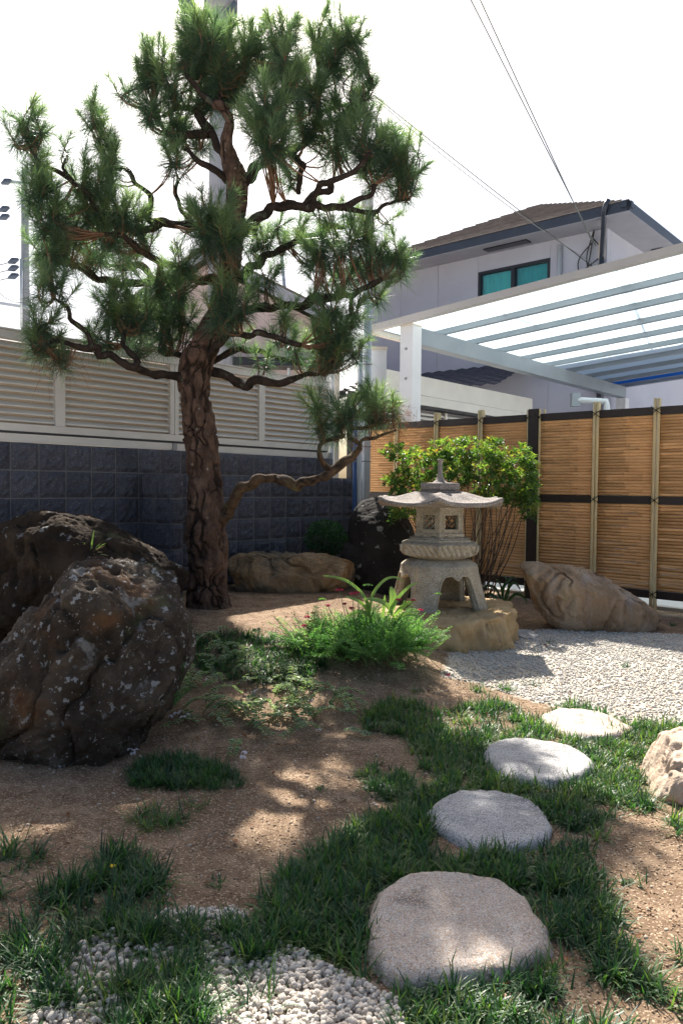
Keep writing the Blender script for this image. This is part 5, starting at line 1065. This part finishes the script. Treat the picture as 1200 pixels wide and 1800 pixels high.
# ------------------------------------------------------------------ gravel and grit
P = scatter_pts(60000, [NEARG], -1.6, .4, 1.15, 2.1); P = P[rng.random(len(P)) < .8]; print('near gravel', len(P))
pj = proj(P); w_ = sm(330, 500, pj[:, 0]+.35*(pj[:, 1]-1700)); P = P[rng.random(len(P)) < .30+.70*w_]; P = patchy(P, 7, -.2, .3)[:8000]; P[:, 2] += rng.uniform(-.004, .012, len(P)); tag(pebbles('white_gravel', P, .0066, M['gravelw'], 2, .8), 'coarse white pebbles in the foreground', 'gravel', None, 'stuff')
P = scatter_pts(110000, [FARG], .4, 3.6, 3.2, 6.9); P = P[rng.random(len(P)) < .42*sm(-.5, .1, fbm(P*np.array([2.5, 2.5, 0]), 3)+.25*(P[:, 0]-1.2))]; print('far gravel', len(P)); P = P[:30000]
M['gravelf'] = pbr('fine_white_gravel', [(.3, (.46, .435, .39)), (.7, (.62, .60, .56))], 60, 4, .85, .3, 260, .003, .3, attr=[('v', (.34, .30, .25))])
tag(pebbles('white_gravel', P, .0070, M['gravelf'], 1, .7), 'fine white gravel between the lantern and the bamboo fence', 'gravel', None, 'stuff')
M['grit'] = pbr('tan_grit', [(0, (.16, .105, .065)), (.5, (.32, .225, .145)), (1, (.50, .40, .30))], 25, 3, .9)
ALLP = [(-200, 1000), (1400, 1000), (1400, 2000), (-200, 2000)]
P = scatter_pts(70000, [ALLP], -2.2, 2.4, 1.2, 4.6); P = P[rng.random(len(P)) < np.clip(2.2/P[:, 1], .25, 1)]; P = P[:30000]; s_ = .0040
tag(pebbles('soil_grit', P, s_, M['grit'], 1, .5, 5, .3), 'tan crumbly grit covering the bare soil', 'grit', None, 'stuff')
P = scatter_pts(1500, [ALLP], -2.2, 2.6, 1.2, 5.6); tag(pebbles('small_stones', P, .0065, pbr('tan_pebble', [(.34, .27, .20), (.46, .39, .31)], 25, 3, .9), 1, .55, 5, .4), 'scattered small stones lying on the soil', 'stones', None, 'stuff')
P = scatter_pts(5000, [[(-100, 1040), (900, 1040), (900, 1240), (700, 1500), (-100, 1500)], [(850, 1480), (1300, 1450), (1300, 1850), (1000, 1850)]], -2.3, 2, 1.3, 6.4); n = len(P)
V, q, t, a = ribbons(P+UZ*.006, dirs(n, -3, 8), rng.uniform(.03, .09, n), np.full(n, .0018), np.zeros(n), 2); tag(mesh('pine_litter', V, [q, t], M['needled'], attrs={'v': a}), 'fallen brown pine needles scattered on the soil', 'needles', None, 'stuff')

P = scatter_pts(420, [ALLP], -2.2, 2.4, 1.3, 6.2); n = len(P)
V, q, t, a, e = leaves(P+UZ*.008, dirs(n, -5, 20), rng.uniform(.012, .03, n), rng.uniform(.008, .016, n), None, None, .2, .1); tag(mesh('leaf_litter', V, [q, t], M['needled'], attrs={'v': a, 'e': e}), 'small dry brown leaves scattered over soil and gravel', 'leaves', None, 'stuff')

# ------------------------------------------------------------------ azalea behind the lantern
ac = at(815, 1050, 6.55)
az = thing('azalea_bush', 'bright green azalea bush behind the stone lantern', 'bush', (ac[0], ac[1], 0))
SL = []; stems = MB()
blobs = [(700, 800, 28, 16), (735, 820, 38, 30), (725, 860, 42, 25), (690, 850, 20, 14), (785, 800, 42, 24), (835, 795, 52, 22), (790, 835, 40, 30), (850, 825, 50, 32), (905, 810, 36, 26), (930, 835, 20, 30), (890, 850, 36, 28), (850, 875, 36, 22), (925, 875, 18, 26), (715, 905, 34, 16), (680, 915, 14, 8), (930, 900, 14, 18), (820, 775, 22, 8), (870, 780, 22, 8), (895, 880, 25, 20), (760, 890, 22, 22)]
B, D_, Lf, vv = [], [], [], []
for x, y, rx, ry in blobs:
    Yb = 6.5+rng.uniform(-.1, .1); k = Yb/F; n = int(rx*ry/15); c = at(x, y, Yb); d = unit(rng.normal(size=(n, 3))); Pn = c+d*(rng.random(n)**.4)[:, None]*np.array([rx*k, .22, ry*k])
    for p, dd in zip(Pn, d):
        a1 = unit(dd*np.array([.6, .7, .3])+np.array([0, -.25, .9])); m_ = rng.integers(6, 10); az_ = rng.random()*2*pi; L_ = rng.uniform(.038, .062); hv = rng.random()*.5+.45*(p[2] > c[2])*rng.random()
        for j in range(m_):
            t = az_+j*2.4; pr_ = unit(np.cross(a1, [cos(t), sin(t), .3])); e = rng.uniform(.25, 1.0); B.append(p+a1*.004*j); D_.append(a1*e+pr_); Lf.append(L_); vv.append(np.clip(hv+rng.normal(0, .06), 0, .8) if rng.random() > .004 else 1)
    for p in Pn[::22]:
        r0 = ac+np.array([rng.normal(.03, .10), rng.normal(0, .07), 0]); m1 = r0*.45+p*.55+np.array([rng.normal(0, .05), 0, -.12]); m2 = p*.85+m1*.15+rng.normal(0, .02, 3)
        sp = spline([np.array([r0[0], r0[1], 0.0]), m1*np.array([1, 1, 0])*.5+np.array([r0[0], r0[1], 0])*.5+UZ*m1[2]*.45, m1, m2, p], .08); stems.tube(sp, np.linspace(.007, .0016, len(sp)), 5, False)
tag(stems.build('stems', M['stem'], az, True), kind='stuff'); n = len(B)
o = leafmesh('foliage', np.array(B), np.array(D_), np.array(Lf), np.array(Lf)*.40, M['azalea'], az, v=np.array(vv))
# small dark bush behind the flat rock
bc = at(572, 985, 6.9); bu = thing('small_bush', 'small round dark green bush behind the long tan rock', 'bush', (bc[0], bc[1], 0)); n = 1500; d = unit(rng.normal(size=(n, 3))); c = at(572, 948, 6.9); Pn = c+d*(rng.random(n)**.35)[:, None]*np.array([.19, .17, .17])
leafmesh('foliage', Pn, d+rng.normal(0, .5, (n, 3))+UZ*.3, rng.uniform(.025, .04, n), rng.uniform(.014, .022, n), M['bush'], bu, nrm=d)
S = MB(); [S.tube(spline([np.array([bc[0], bc[1], .1]), c-UZ*.1+rng.normal(0, .03, 3), c+rng.normal(0, .1, 3)], .05), .006, 5) for _ in range(9)]; tag(S.build('stems', M['stem'], bu, True), kind='stuff')

# ------------------------------------------------------------------ yarrow, strap leaves, variegated shrub, fern
yc = grd(650, 1190); ya = thing('yarrow_clump', 'feathery bright green yarrow clump with small pink flower heads before the lantern', 'plant', yc)
ycen = np.array([yc[0]-.03, yc[1]+.28, 0]); ycen[2] = hgt(ycen[0], ycen[1]); n = 560; lv = []; st = MB(); 
Bs, Ds, Ls, Ws, Vs_ = [], [], [], [], []
for i in range(n):
    a = rng.random()*2*pi; e = rng.uniform(.55, 1.5); L_ = rng.uniform(.22, .40)*(1.0 if e < 1 else .9); b0 = ycen+np.array([np.clip(rng.normal(0, .17), -.30, .30), np.clip(rng.normal(0, .13), -.25, .25), 0]); d = np.array([cos(a)*cos(e)*1.1, sin(a)*cos(e), sin(e)]); dr = L_*rng.uniform(.1, .4)
    K_ = 20; tt = np.linspace(.25, 1, K_); C = b0+d*(L_*tt)[:, None]-UZ*(dr*tt**2)[:, None]; T = unit(d-UZ*(2*dr*tt/L_)[:, None]); sd = unit(np.cross(T, UZ)); wl = .036*np.sin(np.clip((tt-.2)/.8, 0, 1)*pi*.92)**.7+.004; tv = rng.random()
    for s in (-1, 1):
        for q_ in range(2):
            Bs.append(C+sd*s*(wl*.5*q_)[:, None]); Ds.append(sd*s+T*.6+UZ*rng.normal(0, .25, (K_, 1))*(1+q_)+rng.normal(0, .2, (K_, 3))); Ls.append(wl*(.62 if q_ == 0 else .55)); Ws.append(np.full(K_, .0052)); Vs_.append(np.clip(tv+rng.normal(0, .12, K_), 0, 1))
    sp = b0+d*(L_*np.linspace(0, 1, 6))[:, None]-UZ*(dr*np.linspace(0, 1, 6)**2)[:, None]; st.tube(sp, .0014, 3, False)
V, q, t, a, e = leaves(np.concatenate(Bs), np.concatenate(Ds), np.concatenate(Ls), np.concatenate(Ws), np.concatenate(Vs_)); mesh('foliage', V, [q, t], M['yarrow'], ya, attrs={'v': a, 'e': e})
tag(st.build('stems', M['gstem'], ya), kind='stuff')
for x, y, s in ((597, 1038, 1.1), (620, 1045, 1.2), (617, 1070, .9), (540, 1085, .8), (548, 1093, .7), (534, 1100, .6), (605, 1062, .5), (551, 1078, .6), (700, 1055, .7), (726, 1056, .7), (738, 1073, .8), (786, 1188, 1.3), (628, 1042, .6), (576, 1065, .6)):
    p = at(x, y, ycen[1]+rng.uniform(-.12, .12)); k = 70; d = dirs(k, 10, 90); r_ = .016*s; Pn = p+d*np.array([1.3, 1.3, .45])*r_*rng.uniform(.6, 1, (k, 1))
    fl_ = leafmesh('flower_head', Pn, d*np.array([1, 1, .2])+rng.normal(0, .4, (k, 3)), np.full(k, .008), np.full(k, .007), M['flower'], ya)
    S = MB(); b = ycen+np.array([(p[0]-ycen[0])*.5, 0, .12]); S.tube(spline([b, (b+p)/2+rng.normal(0, .01, 3), p], .04), .0018, 4, False); S.build('flower_stalk', M['gstem'], ya)
for x, y, s in ((566, 1055, 1), (646, 1036-5, 1.4), (662, 1085, 1), (770, 1085-40, .8)):
    p = at(x, y, ycen[1]); k = 50; d = dirs(k, 10, 90); Pn = p+d*np.array([1.3, 1.3, .5])*.015*s; leafmesh('seed_head', Pn, d, np.full(k, .007), np.full(k, .006), M['yarrow'], ya)
# strap-leaved plant
sc_ = at(660, 1110, ycen[1]+.15); sp_ = thing('strap_leaf_plant', 'plant with long arching pale strap leaves rising above the yarrow', 'plant', (sc_[0], sc_[1], hgt(sc_[0], sc_[1])))
def strap(pts, w_, m_, parent, Yd, name='leaf', v=.8):
    C = spline(np.array([at(x, y, Yd+dy) for x, y, dy in pts]), .01); n = len(C); T = unit(np.gradient(C, axis=0)); t = np.linspace(0, 1, n); wd = w_*np.sin(np.clip(.08+t*.92, 0, 1)*pi)**.55; s = unit(np.cross(T, np.array([.3, -1, .4]))); up_ = np.cross(s, T)
    V = np.concatenate([C-s*wd[:, None]/2+up_*wd[:, None]*.18, C, C+s*wd[:, None]/2+up_*wd[:, None]*.18]); Fc = [[k*n+i, k*n+i+1, (k+1)*n+i+1, (k+1)*n+i] for k in range(2) for i in range(n-1)]
    mesh(name, V, Fc, m_, parent, True, attrs={'v': np.full(len(V), v), 'e': np.zeros(len(V))})
YS = ycen[1]+.02
for pts, w_, v in (([(650, 1085, 0), (640, 1050, 0), (615, 1025, 0), (590, 1015, 0), (567, 1012, 0)], .020, .7), ([(648, 1085, 0), (655, 1045, 0), (675, 1020, 0), (695, 1015, 0), (710, 1024, 0)], .018, .8), ([(680, 1080, 0), (700, 1050, 0), (720, 1030, 0), (735, 1025, 0)], .02, .9), ([(685, 1078, 0), (690, 1055, 0), (687, 1035, 0), (684, 1033, 0)], .046, .9), ([(690, 1082, 0), (680, 1065, -.05), (665, 1056, -.1), (640, 1052, -.1)], .03, 1), ([(690, 1085, 0), (705, 1068, -.05), (720, 1058, -.1), (732, 1056, -.1)], .026, 1), ([(650, 1085, 0), (640, 1066, -.05), (628, 1056, -.1), (606, 1048, -.1)], .022, 1), ([(655, 1090, 0), (645, 1080, -.05), (630, 1075, -.1), (605, 1085, -.1)], .022, .6), ([(672, 1085, 0), (675, 1060, 0), (676, 1045, 0)], .02, .9), ([(648, 1082, 0), (646, 1065, 0), (640, 1050, -.05)], .03, 1), ([(690, 1090, 0), (715, 1080, -.05), (740, 1085, -.1)], .02, .7)):
    strap(pts, w_, M['strap'], sp_, YS, v=v)
# dark strap leaves by the fence
dc = at(880, 1060, 6.5); dk = thing('strap_leaf_plant', 'dark shaded strap-leaved plant at the foot of the bamboo fence', 'plant', (dc[0], dc[1], 0))
for pts in ([(880, 1055), (870, 1035), (855, 1030), (845, 1040)], [(882, 1055), (885, 1030), (900, 1015), (908, 1020)], [(885, 1055), (895, 1030), (905, 1025), (915, 1040)], [(890, 1058), (905, 1045), (920, 1050), (925, 1062)], [(878, 1056), (862, 1045), (848, 1050), (842, 1062)], [(884, 1055), (880, 1035), (874, 1020), (866, 1016)], [(888, 1057), (892, 1040), (890, 1020), (884, 1010)]):
    strap([(x, y, rng.uniform(-.05, .1)) for x, y in pts], .028, M['darkstrap'], dk, 6.45, v=.5)
# grass sprouting from the rear boulder
gc = at(155, 985, 4.25); gb = thing('grass_tuft', 'wiry reddish grass sprouting from the top of the rear boulder', 'grass', gc)
for k in range(26):
    x1 = rng.uniform(125, 192); y1 = rng.uniform(950, 985); strap([(158, 992, 0), ((158+x1)/2, (990+y1)/2-8, -.02), (x1, y1, -.04)], .006, M['dry'] if k % 3 else M['strap'], gb, 4.22, 'blade', rng.random())
strap([(160, 985, 0), (162, 955, -.01), (166, 930, -.02)], .01, M['strap'], gb, 4.2, 'blade', .7)
strap([(402, 985, 0), (405, 990, 0), (416, 987, 0)], .02, M['strap'], sp_, 5.4, 'leaf', .9) if False else None
# variegated shrub: trailing shoots
va = grd(430, 1215); vs = thing('variegated_shrub', 'low trailing shrub with cream-edged leaves and white flowers under the pine', 'shrub', va)
B, D_, L2 = [], [], []; st = MB(); FL = []
VP = [(245, 1250), (270, 1180), (300, 1230), (330, 1200), (345, 1165), (360, 1240), (370, 1190), (390, 1160), (400, 1215), (420, 1180), (440, 1230), (450, 1150), (470, 1200), (480, 1250), (505, 1220), (530, 1240), (520, 1190), (560, 1225), (575, 1260), (430, 1255), (350, 1270), (300, 1260), (415, 1290), (545, 1265), (600, 1235), (255, 1280), (380, 1130), (460, 1270), (590, 1290), (240, 1300), (315, 1180), (335, 1140)]
for x, y in VP:
    for _ in range(3 if y < 1260 else 2):
        p0 = grd(x+rng.normal(0, 14), y+rng.normal(0, 10)); a = rng.uniform(pi, 2*pi) if rng.random() < .7 else rng.random()*2*pi; L_ = rng.uniform(.12, .28); h = rng.uniform(.01, .10)
        P = spline([p0, p0+np.array([cos(a)*L_*.4, sin(a)*L_*.4, h]), p0+np.array([cos(a)*L_, sin(a)*L_, h*.6])], .013); st.tube(P, .0016, 3, False); T = unit(np.gradient(P, axis=0))
        for i in range(2, len(P), 1):
            sd = unit(np.cross(T[i], UZ)); sg = 1 if i % 2 else -1
            for s in (sg,) if rng.random() < .3 else (1, -1): B.append(P[i]); D_.append(sd*s+T[i]*.5+UZ*rng.uniform(0, .6)); L2.append(rng.uniform(.022, .038))
for x, y in ((310, 1255), (322, 1262), (330, 1258), (300, 1160+100), (228, 1320), (238, 1322), (430, 1325), (420, 1240), (545, 1232), (560, 1285), (450, 1215), (365, 1195), (318, 1252), (232, 1328), (428, 1333)):
    p = grd(x, y+8)+UZ*.03; k = 5; d = dirs(k, -50, -10); FL.append((p, d))
tag(st.build('stems', M['stem'], vs), kind='stuff'); L2 = np.array(L2); leafmesh('foliage', np.array(B), np.array(D_), L2, L2*.5, M['varieg'], vs)
for p, d in FL: leafmesh('flower', np.repeat(p[None], 5, 0), d, np.full(5, .018), np.full(5, .012), M['wflower'], vs)
# fern beside the boulder
fc = grd(285, 1220); fe = thing('fern', 'upright fern fronds tucked against the lichened boulder', 'fern', fc); Bs, Ds, Ls = [], [], []
for (x0, y0, x1, y1, x2, y2) in ((290, 1230, 292, 1180, 290, 1130), (285, 1235, 262, 1190, 240, 1165), (288, 1235, 310, 1195, 325, 1165), (282, 1238, 255, 1215, 235, 1210), (290, 1235, 300, 1190, 312, 1145), (286, 1235, 270, 1180, 262, 1150), (288, 1240, 315, 1220, 335, 1210)):
    Yf = 3.2; C = spline([at(x0, y0, Yf+.1), at(x1, y1, Yf), at(x2, y2, Yf-.03)], .006); T = unit(np.gradient(C, axis=0)); n = len(C); t = np.linspace(0, 1, n); sd = unit(np.cross(T, np.array([.2, -1, .2]))); w_ = .034*(1-t)**.6+.004
    for s in (-1, 1): Bs.append(C[n//6:]); Ds.append((sd*s+T*.35)[n//6:]); Ls.append(w_[n//6:])
Bs, Ds, Ls = map(np.concatenate, (Bs, Ds, Ls)); leafmesh('frond', Bs, Ds, Ls, Ls*0+.0062, M['fern'], fe)
p = grd(198, 1562); S = None; k = 6; d = dirs(k, 15, 40); tag(leafmesh('yellow_flower', p+UZ*.06+0*d, d, np.full(k, .011), np.full(k, .007), M['yflower']), 'tiny yellow flower in the left grass patch', 'flower')
